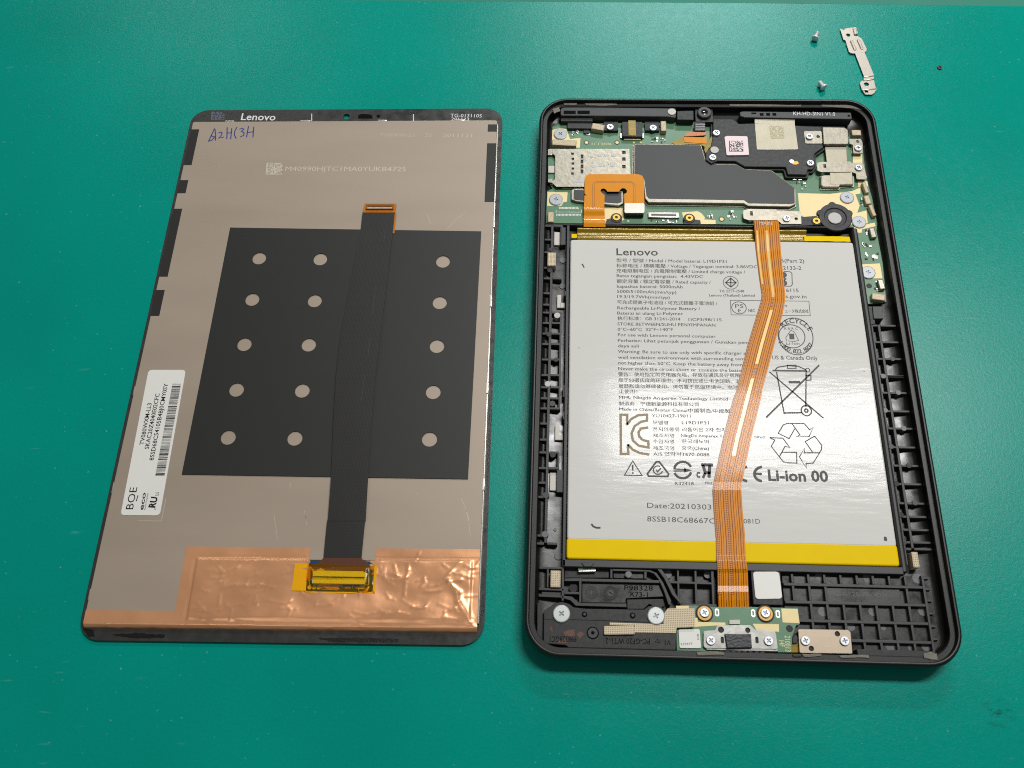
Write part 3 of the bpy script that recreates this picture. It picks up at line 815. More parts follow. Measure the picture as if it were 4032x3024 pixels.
ln("Li-ion 00", 'F', 610, 1177, 1135, 1187, None, 92, .03)
def st(v, w, *pts, closed=False): T.append(stroke(PP(v, zp, *pts), w, zp, closed))
def rg(v, x, y, rpx, w, ry=None):
    a, b_ = P(v, x, y, zp), P(v, x + rpx, y, zp); k = P(v, x, y + (ry or rpx), zp)
    T.append(ring(a[0], a[1], hypot(b_[0] - a[0], b_[1] - a[1]), w, zp, 36, abs(k[1] - a[1])))
    return a
def arcpts(v, x, y, rx_, ry_, a0, a1, n=14):
    return [(x + rx_ * cos(radians(a0 + (a1 - a0) * i / n)), y - ry_ * sin(radians(a0 + (a1 - a0) * i / n))) for i in range(n + 1)]
# CE
for cx_ in (432, 560):
    st('F', .85, *arcpts('F', cx_, 1120, 72, 62, 95, 265))
st('F', .8, (500, 1118), (552, 1120))
ln("c", 'E', 1912, 1437, 1955, 1440, None, 90, .03)
part("certification_letters", join(*T), M['ink'], bat, smooth=0)
T = []
# crossed-out bin
st('F', .55, (1052, 172), (590, 628)); st('F', .45, (618, 230), (1090, 634))
st('F', .55, (645, 219), (945, 223)); st('F', .42, (680, 230), (748, 600)); st('F', .42, (938, 230), (935, 535)); st('F', .5, (752, 588), (905, 586))
st('F', .4, (668, 214), (690, 190), (780, 176), (870, 182), (935, 212)); st('F', .3, (775, 172), (850, 172), (850, 200), (775, 200), closed=True)
st('F', .85, (785, 320), (888, 320)); st('F', .35, (932, 262), (980, 262), (980, 303), (935, 303)); rg('F', 952, 215, 17, .3); rg('F', 940, 568, 44, .42); rg('F', 940, 568, 14, .5)
# recycling arrows
st('F', .32, (695, 765), (740, 692), (772, 680), (920, 680), (970, 735), (1002, 712), (963, 795), (850, 795), (885, 780), (818, 685)); st('F', .32, (695, 765), (790, 812), (840, 725))
st('F', .32, (620, 803), (735, 808), (775, 862), (797, 890), (755, 878), (705, 970), (635, 880), (665, 825), (620, 803)); st('F', .32, (705, 970), (740, 1014), (772, 1022), (858, 1025), (855, 932), (725, 930))
st('F', .32, (1012, 790), (1075, 870), (1070, 910), (1000, 1025), (938, 1028), (940, 1068), (880, 970), (925, 895), (922, 935), (1060, 935)); st('F', .32, (1012, 790), (930, 838), (995, 930))
# warning triangle, check triangle, circle with arrow
st('E', .32, (1130, 1413), (1220, 1258), (1322, 1416), closed=True); st('E', .45, (1220, 1300), (1220, 1362)); rg('E', 1221, 1390, 5, .3)
st('E', .55, (1380, 1398), (1476, 1268), (1508, 1266), (1612, 1400), (1602, 1426), (1392, 1424), closed=True); st('E', .38, *arcpts('E', 1495, 1358, 50, 46, 60, 350)); st('E', .4, (1475, 1352), (1490, 1376), (1528, 1335))
st('E', .75, *arcpts('E', 1765, 1355, 94, 88, 20, 170)); st('E', .75, *arcpts('E', 1765, 1358, 94, 88, 200, 345)); st('E', .4, (1665, 1345), (1800, 1350)); st('E', .4, (1665, 1368), (1800, 1366))
T.append(fill(PP('E', zp, (1780, 1335), (1868, 1360), (1780, 1385)), zp))
# reversed RU
st('E', 1.0, (1965, 1300), (2095, 1302)); st('E', .9, (1985, 1300), (2010, 1385), (2070, 1388)); st('E', 1.0, (2060, 1305), (2050, 1440)); st('E', .8, (2010, 1385), (1985, 1445))
# boxed marks on the right
st('D', .2, (285, 792), (1045, 801), (1058, 942), (292, 933), closed=True); rg('D', 368, 865, 70, .25, 58)
st('D', .28, (800, 512), (862, 516), (880, 530), (884, 640), (870, 656), (800, 655)); rg('D', 803, 545, 15, .9); rg('D', 806, 625, 15, .9); st('D', .5, (800, 570), (820, 585), (802, 600))
rg('D', 288, 622, 72, .22, 62); st('D', .4, (288, 578), (340, 622), (290, 664), (238, 622), closed=True); st('D', .35, (288, 580), (290, 662)); st('D', .35, (242, 622), (338, 622))
a = rg('D', 915, 1140, 168, .3, 180); rg('D', 880, 1140, 126, .3, 112)
part("pictograms", join(*T), M['ink'], bat, smooth=0, label="printed bin, recycling, warning and approval symbols")
T = [text_arc("RECYCLE", a[0], a[1] + .1, 4.75, radians(80), 1.7, zp, .30, True, .02), text_arc("1.800.822.8837", a[0], a[1], 6.2, radians(266), 1.45, zp, .165, False, .02)]
ln("R B R C", 'D', 808, 1077, 938, 1077, None, 22); ln("Li-Ion", 'D', 828, 1222, 955, 1222, None, 24)
T.append(fill(PP('D', zp, (852, 1115), (902, 1115), (905, 1170), (858, 1170)), zp)); st('D', .2, (830, 1185), (820, 1155), (850, 1110), (870, 1082), (905, 1100), (930, 1150), (945, 1180), (900, 1192), (840, 1185))
part("recycling_seal", join(*T), M['ink'], bat, smooth=0)
# KC mark in bronze ink
T = []
kw = .78
st('E', kw, (1158, 870), (1160, 756), (1088, 754), (1092, 1182), (1172, 1182), (1168, 1075))
st('E', kw, (1160, 862), (1200, 805), (1280, 760), (1376, 754), (1376, 818), (1310, 832), (1240, 880), (1208, 960), (1222, 1035), (1285, 1092), (1392, 1112), (1390, 1045), (1330, 1030), (1290, 990), (1283, 945), (1310, 905), (1390, 893))
st('E', kw, (1168, 1078), (1220, 1135), (1300, 1172), (1402, 1188))
part("korean_mark", join(*T), M['ink_tan'], bat, smooth=0)
# pen ticks and dark scuffs
T = []
st('C', .45, (668, 565), (685, 590), (695, 612)); st('G', .55, (770, 8), (790, 35), (825, 50), (870, 50)); st('I', .8, (1205, 175), (1205, 205), (1225, 210)); st('D', .15, (1572, 1478), (1584, 1484)); st('C', .2, (625, 1605), (635, 1615))
part("pen_mark", join(*T), M['ink'], bat, smooth=0)
# --- the pack's own amber flex tail, clipped to the main board
ZF = 5.5
fl = PP('A', ZF, (700, 1290), (728, 1300), (700, 1268), (702, 1090), (718, 1045), (760, 1028), (1370, 1030), (1418, 1048), (1442, 1095), (1444, 1400), (1196, 1400), (1194, 1275), (1222, 1262), (1230, 1235), (1205, 1208), (1170, 1202), (1142, 1225), (1130, 1246),
        (985, 1246), (970, 1222), (940, 1206), (908, 1215), (898, 1240), (912, 1258), (950, 1290), (946, 1440), (692, 1440))
part("flex_tail", prism(fl, ZF - .12, ZF), M['kapton'], bat, smooth=0, label="amber U-shaped flex tail with rounded corners above the main board")
L_, R_ = P('A', 692, 1440, ZF), P('A', 946, 1440, ZF)
end_l, end_r = P('C', 690, 100, 4.4), P('C', 962, 100, 4.4)
V = []
for k in range(17):
    t = k / 16; z = ZF + (4.3 - ZF) * t + .28 * sin(t * pi * 3.2) * (1 - .3 * t) - .02
    for s in (0, .5, 1):
        xl = L_[0] + (end_l[0] - L_[0]) * t; xr_ = R_[0] + (end_r[0] - R_[0]) * t
        V.append((xl + (xr_ - xl) * s, L_[1] + (end_l[1] - L_[1]) * t, z + .05 * noise.noise((s * 3, t * 5, 2))))
part("flex_bend", (V, [(k * 3 + i, k * 3 + i + 1, k * 3 + i + 4, k * 3 + i + 3) for k in range(16) for i in range(2)]), M['kapton'], bat, smooth=80)
M['trace'] = mat("dark_trace", (108, 62, 14), .35)
tr = []
for o in (0, 22):
    tr.append(stroke(PP('A', ZF + .02, (800 + o, 1440), (800 + o, 1165 + o * .3), (815 + o, 1135 + o * .3), (845, 1122 + o * .6), (1280, 1122 + o * .6), (1315 - o * .6, 1140 + o * .3), (1330 - o, 1175 + o * .3), (1330 - o, 1395)), .12, ZF + .02))
part("trace_line", join(*tr), M['trace'], bat, smooth=0)
part("stiffener_plate", prism(round_poly(PP('A', ZF + .15, (1196, 1388), (1448, 1388), (1448, 1512), (1196, 1512)), .7, 4), ZF - .1, ZF + .15, .06), M['steel'], bat)
part("flex_connector", box(rect('A', 5.3, 1210, 1400, 1435, 1530), 3.4, ZF - .12, .05), M['black'], bat)

# ================================================================== long amber ribbon cable
rc = thing("ribbon_cable", (78, -110, 3.6), "long amber ribbon cable bent diagonally across the white battery", "ribbon cable")
ZC = ZB + .22
lft = [('D', 508, 20, 5.15), ('D', 522, 150, 5.3), ('D', 533, 320, ZC), ('D', 560, 540, ZC), ('D', 588, 735, ZC), ('D', 583, 790, ZC + .05), ('D', 540, 930, ZC), ('D', 450, 1230, ZC), ('D', 345, 1659, ZC), ('F', 300, 470, ZC), ('F', 215, 800, ZC), ('F', 133, 1190, ZC + .05), ('F', 124, 1260, ZC + .1),
       ('F', 132, 1420, ZC), ('F', 150, 1659, ZC), ('H', 693, 60, ZC), ('H', 697, 270, ZC + .1), ('H', 703, 345, 5.3), ('H', 708, 440, 5.25), ('H', 712, 490, 4.8), ('H', 714, 560, 4.66), ('H', 714, 650, 4.42), ('H', 716, 730, 4.64), ('H', 719, 830, 4.4), ('H', 722, 915, 4.0)]
rgt = [('D', 750, 20, 5.15), ('D', 763, 150, 5.3), ('D', 775, 320, ZC), ('D', 795, 540, ZC), ('D', 816, 735, ZC), ('D', 814, 800, ZC + .05), ('D', 790, 930, ZC), ('D', 708, 1230, ZC), ('D', 595, 1659, ZC), ('F', 545, 470, ZC), ('F', 463, 800, ZC), ('F', 380, 1190, ZC + .05), ('F', 374, 1260, ZC + .1),
       ('F', 384, 1420, ZC), ('F', 406, 1659, ZC), ('H', 1052, 60, ZC), ('H', 1064, 270, ZC + .1), ('H', 1072, 345, 5.3), ('H', 1083, 440, 5.25), ('H', 1088, 490, 4.8), ('H', 1090, 560, 4.66), ('H', 1092, 650, 4.42), ('H', 1095, 730, 4.64), ('H', 1098, 830, 4.4), ('H', 1102, 915, 4.0)]
Lp = [Vector((*P(v, x, y, z), z)) for v, x, y, z in lft]; Rp = [Vector((*P(v, x, y, z), z)) for v, x, y, z in rgt]
def resample(Lp, Rp, sub=4):
    a, b = [], []
    for i in range(len(Lp) - 1):
        for k in range(sub):
            t = k / sub; a.append(Lp[i].lerp(Lp[i + 1], t)); b.append(Rp[i].lerp(Rp[i + 1], t))
    return a + [Lp[-1]], b + [Rp[-1]]
La, Ra = resample(Lp, Rp, 12)
arc = [0.0]
for i in range(1, len(La)): arc.append(arc[-1] + ((La[i] + Ra[i]) / 2 - (La[i - 1] + Ra[i - 1]) / 2).length)
def strip(u0, u1, s0, s1, lift, sub=4):
    V, UV = [], []
    idx = [i for i in range(len(La)) if s0 * arc[-1] - 1e-6 <= arc[i] <= s1 * arc[-1] + 1e-6]
    for i in idx:
        for k in range(sub + 1):
            u = u0 + (u1 - u0) * k / sub
            p = La[i].lerp(Ra[i], u)
            wob = .03 * noise.noise((u * 2.5, arc[i] * .13, 5))
            V.append((p.x, p.y, p.z + lift + wob)); UV.append((u, arc[i]))
    Fc = [(j * (sub + 1) + k, j * (sub + 1) + k + 1, (j + 1) * (sub + 1) + k + 1, (j + 1) * (sub + 1) + k) for j in range(len(idx) - 1) for k in range(sub)]
    return (V, [f[::-1] for f in Fc]), UV
def cable_material():
    m = mat("amber_polyimide_cable", (216, 140, 28), .4, .0, spec=.15, coat=.14, coat_rough=.1, bump=.02, bscale=160); nt, b = nodes_of(m)
    N, Lk = nt.nodes.new, nt.links.new
    uv = N("ShaderNodeUVMap"); sp = N("ShaderNodeSeparateXYZ"); Lk(uv.outputs[0], sp.inputs[0])
    mu = N("ShaderNodeMath"); mu.operation = 'MULTIPLY'; mu.inputs[1].default_value = 2 * pi * 12; Lk(sp.outputs[0], mu.inputs[0])
    sn = N("ShaderNodeMath"); sn.operation = 'SINE'; Lk(mu.outputs[0], sn.inputs[0])
    nz = N("ShaderNodeTexNoise"); nz.noise_dimensions = '1D'; nz.inputs["Scale"].default_value = 11; nz.inputs["Detail"].default_value = 2; Lk(sp.outputs[0], nz.inputs["W"])
    r1 = N("ShaderNodeMapRange"); r1.inputs["From Min"].default_value = .1; r1.inputs["From Max"].default_value = .7; Lk(sn.outputs[0], r1.inputs["Value"])
    r2 = N("ShaderNodeMapRange"); r2.inputs["From Min"].default_value = .40; r2.inputs["From Max"].default_value = .47; Lk(nz.outputs["Fac"], r2.inputs["Value"])
    pr = N("ShaderNodeMath"); pr.operation = 'MULTIPLY'; Lk(r1.outputs[0], pr.inputs[0]); Lk(r2.outputs[0], pr.inputs[1])
    mx = N("ShaderNodeMix"); mx.data_type = 'RGBA'; mx.inputs[6].default_value = (*lin((218, 134, 0)), 1); mx.inputs[7].default_value = (*lin((122, 62, 2)), 1)
    Lk(pr.outputs[0], mx.inputs[0]); Lk(mx.outputs[2], b.inputs["Base Color"])
    return m
M['cable'] = cable_material()
def hatch_material():
    m = mat("hatched_copper", (214, 150, 104), .42, .0, spec=.2, coat=.16, coat_rough=.12); nt, b = nodes_of(m)
    N, Lk = nt.nodes.new, nt.links.new
    uv = N("ShaderNodeUVMap"); mp = N("ShaderNodeMapping"); mp.inputs["Scale"].default_value = (14, 1.6, 1); mp.inputs["Rotation"].default_value = (0, 0, radians(45)); Lk(uv.outputs[0], mp.inputs[0])
    ck = N("ShaderNodeTexChecker"); ck.inputs["Scale"].default_value = 1.6; Lk(mp.outputs[0], ck.inputs[0])
    mx = N("ShaderNodeMix"); mx.data_type = 'RGBA'; mx.inputs[6].default_value = (*lin((210, 140, 70)), 1); mx.inputs[7].default_value = (*lin((128, 66, 14)), 1); Lk(ck.outputs["Fac"], mx.inputs[0]); Lk(mx.outputs[2], b.inputs["Base Color"])
    return m
M['hatch'] = hatch_material()
M['gold'] = mat("bare_gold_strip", (196, 156, 66), .34, .1, var=.1, vscale=300, coat=.3)
M['olive_gold'] = mat("covered_gold_strip", (198, 162, 76), .4, .1, var=.1, vscale=300, coat=.5, coat_rough=.07)
(vf, uv) = strip(0, 1, 0, 1, 0, 10)
part("cable_film", vf, M['cable'], rc, smooth=70, uv=uv)
for u0, u1, s0, s1, m, nm in ((.02, .13, .20, .975, 'hatch', "hatched_band"), (.06, .13, .03, .19, 'olive_gold', "gold_band"), (.43, .54, .03, .225, 'olive_gold', "gold_band"), (.43, .56, .228, .256, 'hatch', "hatched_band"), (.46, .58, .26, .42, 'gold', "gold_band"),
                              (.44, .58, .423, .452, 'hatch', "hatched_band"), (.44, .57, .456, .662, 'gold', "gold_band"), (.40, .52, .68, .975, 'hatch', "hatched_band"), (.27, .29, .04, .99, 'hatch', "trace_band"), (.90, .925, .2, .99, 'hatch', "trace_band"), (.66, .68, .24, .99, 'hatch', "trace_band")):
    (vf, uv) = strip(u0, u1, s0, s1, .03, 3)
    if vf[1]: part(nm, vf, M[m], rc, smooth=70, uv=uv)
part("cable_lettering", join(tx("MAIN", 'D', 568, 62, 685, 64, 30, 5.3)), M['white_pad'], rc, smooth=0)

# ================================================================== main circuit board
ZP = 3.4
mb = thing("main_circuit_board", (60, -35, 2.4), "green main circuit board with metal shields across the top of the housing", "circuit board")
def bp(name, v, pts, z1, m, z0=ZP, bev=.08, r=0, parent=None, label=None):
    pl = PP(v, z1, *pts)
    if r: pl = round_poly(pl, r, 4)
    return part(name, prism(pl, z0, z1, bev), M[m], parent or mb, label=label)
def br(name, v, x0, y0, x1, y1, z1, m, z0=ZP, bev=.08, parent=None, r=0):
    pl = rpoly(rect(v, z1, x0, y0, x1, y1))
    if r: pl = round_poly(pl, r, 4)
    return part(name, prism(pl, z0, z1, bev), M[m], parent or mb)
def cyl(name, v, x, y, r, z0, z1, m, parent=None, n=24, bev=.06):
    c = P(v, x, y, z1)
    return part(name, lathe(c[0], c[1], [(r, z0), (r, z1 - bev), (r - bev, z1)], n), M[m], parent or mb)
part("board", prism(PP('A', ZP, (300, 430), (360, 400), (480, 400), ('A', 2212, 380), ('B', 1850, 560), ('B', 2000, 620), ('B', 2060, 1080), ('B', 2130, 1320), ('B', 2195, 1640), ('D', 1700, 120), ('D', 1760, 430), ('D', 1795, 805), ('D', 1600, 828), ('D', 1545, 440),
                            ('D', 1492, 150), ('D', 1472, 85), ('D', 1000, 70), ('A', 2212, 1650), ('A', 220, 1640), (232, 1240), (300, 1210), (245, 1100), (245, 720), (295, 700)), 2.4, ZP, .08), M['pcb'], mb)
for v, pts in (('A', ((300, 480), (400, 455), (478, 470), (520, 592), (650, 578), (642, 700), (292, 690))), ('A', ((240, 1250), (490, 1250), (482, 1372), (440, 1378), (410, 1425), (235, 1425))),
               ('A', ((945, 1450), (1175, 1450), (1195, 1600), (1000, 1640), (942, 1645))), ('A', ((1912, 1505), (2110, 1490), (2160, 1520), (2200, 1570), ('B', 40, 1592), ('B', 182, 1600), ('B', 182, 1650), ('B', 0, 1650), (2120, 1650), (1950, 1650))),
               ('B', ((1205, 1265), (1600, 1275), (1880, 1240), (1985, 1195), (1985, 1270), (1922, 1280), (1975, 1420), (1945, 1510), (2060, 1480), (2075, 1640), (1880, 1655), (1430, 1640), (1232, 1535))),
               ('D', ((1545, 445), (1732, 435), (1757, 580), (1562, 580))), ('B', ((1890, 782), (2005, 782), (2010, 890), (1892, 890))), ('B', ((1950, 1112), (2070, 1118), (2080, 1180), (1960, 1190))), ('D', ((1480, 85), (1680, 40), (1690, 75), (1560, 105), (1555, 138), (1500, 138))),
               ('B', ((1870, 665), (1900, 665), (1900, 780), (1870, 770)))):
    part("gold_pad", prism(PP(v, ZP + .03, *pts), ZP - .02, ZP + .03), M['gold_pad'], mb, smooth=0)
for v, x, y in (('A', 400, 525), ('A', 345, 1340), ('B', 1820, 1315), ('B', 1970, 1620), ('D', 1620, 520)):
    screw('big', v, x, y, ZP + .04, mb, "washer_screw")
# big shield can with its graphite film
can = PP('A', 5.0, (1325, 655), (2150, 665), ('B', 10, 700), ('B', 60, 870), ('B', 210, 905), ('B', 440, 905), ('B', 545, 965), ('B', 880, 985), ('B', 1165, 1195), ('B', 1172, 1395), ('B', 1110, 1425), ('B', 590, 1418), ('B', 535, 1385), (1500, 1372), (1460, 1330), (1440, 1090), (1322, 1030))
sh = part("shield_can", prism(inset(can, -.25), ZP, 4.92, .25), M['nickel'], mb, label="large stepped shield can under dark graphite film")
film = can[:10] + PP('A', 5.0, ('B', 1108, 1402), ('B', 590, 1394), ('B', 535, 1355), (1500, 1336), (1468, 1300)) + can[15:]
part("graphite_film", prism(round_poly(inset(film, .12), .5, 3), 4.9, 5.0, .04), M['graphite'], sh)
part("shield_flange", prism(inset(can, -.75), ZP, ZP + .35, .1), M['nickel'], sh)
# card tray cage
cage_pts = PP('A', 4.7, (300, 715), (1255, 715), (1272, 1020), (1272, 1185), (350, 1185), (290, 1130), (335, 1088), (335, 800), (300, 770))
holes = [rpoly(rect('A', 4.7, x - 16, y - 14, x + 16, y + 14)) for x, y in ((550, 775), (555, 838), (555, 897), (555, 960), (550, 1022))]
holes += [rpoly(rect('A', 4.7, 652, 785 + 62 * k, 686, 785 + 62 * k + 50)) for k in range(4)]
holes += [rpoly(rect('A', 4.7, 1168, y, 1212, y + 42)) for y in (738, 820, 915)]
cg = part("card_cage", plate(cage_pts, holes, 4.45, 4.7), M['nickel'], mb, smooth=30, label="nickel memory card cage with rows of contact slots")
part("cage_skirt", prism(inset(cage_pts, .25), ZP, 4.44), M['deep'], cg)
for x, y, w, h in ((885, 795, 22, 14), (970, 793, 22, 14), (1060, 795, 24, 14), (893, 910, 26, 22), (1050, 910, 28, 22), (942, 922, 12, 12), (1000, 897, 10, 10), (805, 880, 14, 12), (803, 938, 14, 12), (790, 975, 14, 12), (787, 810, 14, 12)):
    br("reflection_dimple", 'A', x - w, y - h, x + w, y + h, 4.78, 'washer', 4.68, .05, cg)  # white reflections on the cage, put into the paler metal of these dimples
br("cage_tab", 'A', 245, 715, 300, 790, 4.3, 'nickel', parent=cg); br("cage_tab", 'A', 245, 1085, 300, 1130, 4.3, 'nickel', parent=cg); br("cage_tab", 'A', 250, 925, 325, 1010, 4.0, 'white_pad', parent=cg)
br("cage_lip", 'A', 420, 1186, 690, 1205, 4.1, 'nickel', parent=cg); br("cage_window", 'A', 550, 1105, 690, 1135, 4.74, 'washer', 4.69, .02, parent=cg)
# small shield under the amber flex
s2 = bp("shield_can", 'A', ((535, 1225), (570, 1207), (1180, 1240), (1182, 1390), (1130, 1418), (600, 1368), (535, 1345)), 4.5, 'nickel', bev=.2)
bp("graphite_film", 'A', ((568, 1222), (1160, 1250), (1162, 1375), (1110, 1392), (600, 1350), (565, 1340)), 4.58, 'graphite', 4.45, .03, parent=s2)
# connectors and contacts
cn = br("board_connector", 'A', 1492, 1500, 1880, 1568, 4.3, 'steel', bev=.15); br("connector_slot", 'A', 1530, 1525, 1842, 1548, 4.34, 'grey_plastic', 4.2, .02, cn)
for k in range(26):
    br("contact_pin", 'A', 1530 + k * 12, 1508, 1535 + k * 12, 1522, 4.33, 'washer', 4.25, 0, cn)
jk = br("socket", 'A', 1165, 375, 1425, 560, 5.1, 'black', bev=.2)
br("amber_strip", 'A', 1245, 360, 1340, 545, 5.16, 'kapton_dark', 5.0, .02, jk); br("socket_foot", 'A', 1140, 520, 1180, 575, 4.0, 'solder', parent=jk); br("socket_foot", 'A', 1400, 520, 1440, 575, 4.0, 'solder', parent=jk); br("socket_base", 'A', 1190, 560, 1400, 600, 3.9, 'gold_pad', parent=jk)
for x0, x1 in ((940, 1120), (1450, 1630)): br("plastic_lug", 'A', x0, 375, x1, 485, 4.6, 'black')
screw('small', 'A', 1020, 440, 4.6, mb); screw('small', 'A', 1555, 450, 4.6, mb)
br("plastic_lug", 'A', 490, 375, 790, 460, 4.6, 'black'); br("plastic_lug", 'A', 690, 450, 755, 520, 4.0, 'black')
gasket('A', 788, 400, 948, 475, ZP, 5.4, radians(-12), 'foam_plain', mb); gasket('A', 1645, 365, 1722, 490, ZP, 5.4, 0, 'foam_plain', mb); gasket('A', 298, 598, 600, 672, ZP, 5.2, radians(-3), 'foam_plain', mb); gasket('A', 242, 1495, 318, 1625, ZP, 5.0, 0, 'foam_plain', mb)
gasket('B', 1872, 475, 2000, 545, ZP, 5.2, 0, 'foam_plain', mb); gasket('B', 2015, 1125, 2085, 1260, ZP, 5.0, radians(10), 'foam_plain', mb); gasket('B', 2030, 1290, 2118, 1398, ZP, 4.8, radians(8), 'foam_plain', mb); gasket('B', 2100, 1405, 2172, 1548, ZP, 5.0, radians(12), 'foam_plain', mb)
for v, x0, y0, x1, y1 in (('D', 1630, 90, 1700, 185), ('D', 1712, 590, 1785, 685)):
    gasket(v, x0, y0, x1, y1, ZP, 4.8, radians(6), 'nickel', mb)
gasket('D', 1650, 725, 1790, 790, ZP, 5.0, radians(-8), 'foam_plain', mb)
for v, x, y, r in (('A', 725, 635, 1.05), ('A', 1105, 635, 1.05), ('B', 258, 1588, 1.15)):
    cyl("test_pad_ring", v, x, y, r, ZP - .02, ZP + .03, 'brown_ring'); cyl("test_pad", v, x, y, r * .62, ZP - .02, ZP + .25, 'gold_pad')
for x, y in ((1315, 635), (1400, 632), (1245, 1612)): cyl("test_pad", 'A', x, y, .42, ZP - .02, ZP + .05, 'gold_pad')
for v, x, y in (('A', 1097, 1568), ('A', 2005, 1575), ('B', 1437, 1612)):
    c = P(v, x, y, 4.7)
    part("boss", prism(circle(c[0], c[1], 2.0, 20) if v == 'A' else circle(c[0], c[1], 1.7, 20), 2.4, 4.6, .2), M['black'], mb)
    part("brass_insert", plate(circle(c[0], c[1], 1.25, 24), [circle(c[0], c[1], .55, 16)], 3.6, 4.85), M['brass'], mb, smooth=40)
bp("boss_arm", 'A', ((975, 1590), (1060, 1570), (1160, 1590), (1165, 1655), (965, 1655)), 4.4, 'black', 2.4); bp("boss_arm", 'A', ((1935, 1650), (1945, 1600), (2060, 1590), (2140, 1600), (2150, 1655)), 4.4, 'black', 2.4)
part("board_lettering", join(text("98328_1_12", P('A', 1035, 640, ZP + .03), P('A', 785, 640, ZP + .03), 1.0, ZP + .03), text("101 2E 0", P('A', 628, 1448, ZP + .03), P('A', 385, 1442, ZP + .03), .6, ZP + .03)), M['gold_pad'], mb, smooth=0)
# footprints of unfitted connectors
for y, x0, x1, n in ((1450, 385, 625, 14), (1535, 350, 660, 18)):
    for k in range(n): br("solder_land", 'A', x0 + (x1 - x0) * k / n, y - 12, x0 + (x1 - x0) * (k + .6) / n, y + 12, ZP + .05, 'white_ink', ZP - .02, 0)
part("footprint_outline", join(stroke(PP('A', ZP + .03, (345, 1470), (345, 1510)), .15, ZP + .03), stroke(PP('A', ZP + .03, (660, 1470), (660, 1510)), .15, ZP + .03), stroke(PP('A', ZP + .03, (345, 1500), (665, 1502)), .12, ZP + .03)), M['solder'], mb, smooth=0)
# tiny surface mount pieces
for v, x0, y0, x1, y1, n in (('A', 530, 470, 750, 545, 12), ('A', 1535, 575, 1700, 640, 10), ('B', 80, 1490, 170, 1570, 7), ('B', 335, 1490, 460, 1590, 12), ('A', 1505, 1600, 1860, 1635, 12), ('B', 1180, 1120, 1340, 1215, 7), ('D', 1540, 240, 1640, 310, 6), ('D', 1545, 330, 1720, 400, 9), ('D', 1590, 110, 1630, 190, 4), ('D', 1670, 610, 1712, 700, 4), ('B', 1985, 1310, 2030, 1420, 4)):
    for k in range(n):
        x, y = random.uniform(x0, x1), random.uniform(y0, y1); w, h = random.choice(((14, 8), (8, 14), (10, 10)))
        br("component", v, x - w, y - h, x + w, y + h, ZP + .25, random.choice(('solder', 'white_pad', 'ink', 'solder')), ZP - .02, .03)
cyl("test_pad_ring", 'D', 1628, 652, .95, ZP - .02, ZP + .05, 'deep'); cyl("test_pad", 'D', 1675, 368, .8, ZP - .02, ZP + .2, 'solder')
for x in (1135, 1205): br("spring_contact", 'B', x, 1042, x + 58, 1098, 4.0, 'solder', bev=.2)
bp("polyimide_flap", 'A', ((1780, 640), (1900, 565), (2212, 570), (2212, 700), (2150, 660), (1990, 655), (1850, 665)), 4.9, 'kapton_dark', 4.7, .03); bp("camera_flex", 'A', ((1930, 570), (2212, 570), ('B', 70, 545), ('B', 72, 640), (2212, 650), (1945, 630)), 5.02, 'kapton', 4.92, .02)
bp("polyimide_flap", 'B', ((125, 560), (200, 560), (205, 690), (100, 700), (60, 780), (40, 720)), 4.95, 'kapton_dark', 4.7, .03)
bp("flex_stiffener", 'A', ((1965, 515), (2060, 500), (2212, 505), ('B', 70, 510), ('B', 60, 545), ('A', 1940, 560)), 5.1, 'copper_flex', 4.7, .03)
M_part = br("code_plate", 'A', 2065, 375, 2205, 492, 5.4, 'black', 4.6, .05)
part("code_lettering", join(*[text("W0N2SWWW", P('A', 2200, 400 + 30 * k, 5.43), P('A', 2080, 400 + 30 * k, 5.43), .62, 5.43) for k in range(3)]), M['white_ink'], mb, smooth=0)
# brackets on the right
def brk(name, v, outer, holes, z1, th=.25, m='nickel', r=.5, label=None):
    pl = round_poly(PP(v, z1, *outer), r, 4)
    hs = []
    for h in holes:
        if len(h) == 3:
            c = P(v, h[0], h[1], z1); c2 = P(v, h[0] + h[2], h[1], z1); hs.append(circle(c[0], c[1], c2[0] - c[0], 16))
        else: hs.append(rpoly(rect(v, z1, *h)))
    return part(name, plate(pl, hs, z1 - th, z1), M[m], mb, smooth=30, label=label)
brk("bracket", 'B', ((525, 1480), (600, 1462), (950, 1470), (950, 1600), (600, 1602), (530, 1580)), ((610, 1490, 648, 1545),), 5.0, .3)
b1 = brk("bracket", 'B', ((945, 1478), (1240, 1490), (1252, 1648), (1005, 1648), (950, 1600)), ((1185, 1585, 22),), 4.7, .3)
screw('small', 'B', 1068, 1577, 4.7, mb)
brk("bracket", 'B', ((1445, 890), (1480, 878), (1870, 872), (1870, 1000), (1500, 1003), (1448, 985)), ((1520, 905, 1560, 950),), 5.3, .3); brk("bracket", 'B', ((1868, 888), (2015, 885), (2065, 1075), (2050, 1092), (1935, 1090), (1930, 1020), (1868, 1000)), (), 4.9, .3)
screw('small', 'B', 1965, 945, 4.9, mb)
brk("bracket", 'B', ((1845, 590), (1990, 590), (2010, 640), (2012, 770), (1895, 770), (1890, 660), (1848, 650)), ((1950, 622, 22),), 4.8, .3); screw('small', 'B', 1958, 702, 4.8, mb)
bp("shield_can", 'B', ((1490, 1050), (1530, 1035), (1890, 1040), (1900, 1160), (1740, 1165), (1720, 1192), (1520, 1190), (1488, 1160)), 4.9, 'nickel', bev=.35, r=.4); bp("shield_flange", 'B', ((1478, 1050), (1905, 1050), (1905, 1190), (1740, 1200), (1720, 1225), (1485, 1222)), 3.8, 'nickel')
bp("foil_tape", 'B', ((1540, 655), (1808, 660), (1818, 872), (1830, 1000), (1880, 1000), (1890, 1150), (1610, 1150), (1605, 1000), (1565, 870)), 5.02, 'foil', 4.85, .05)

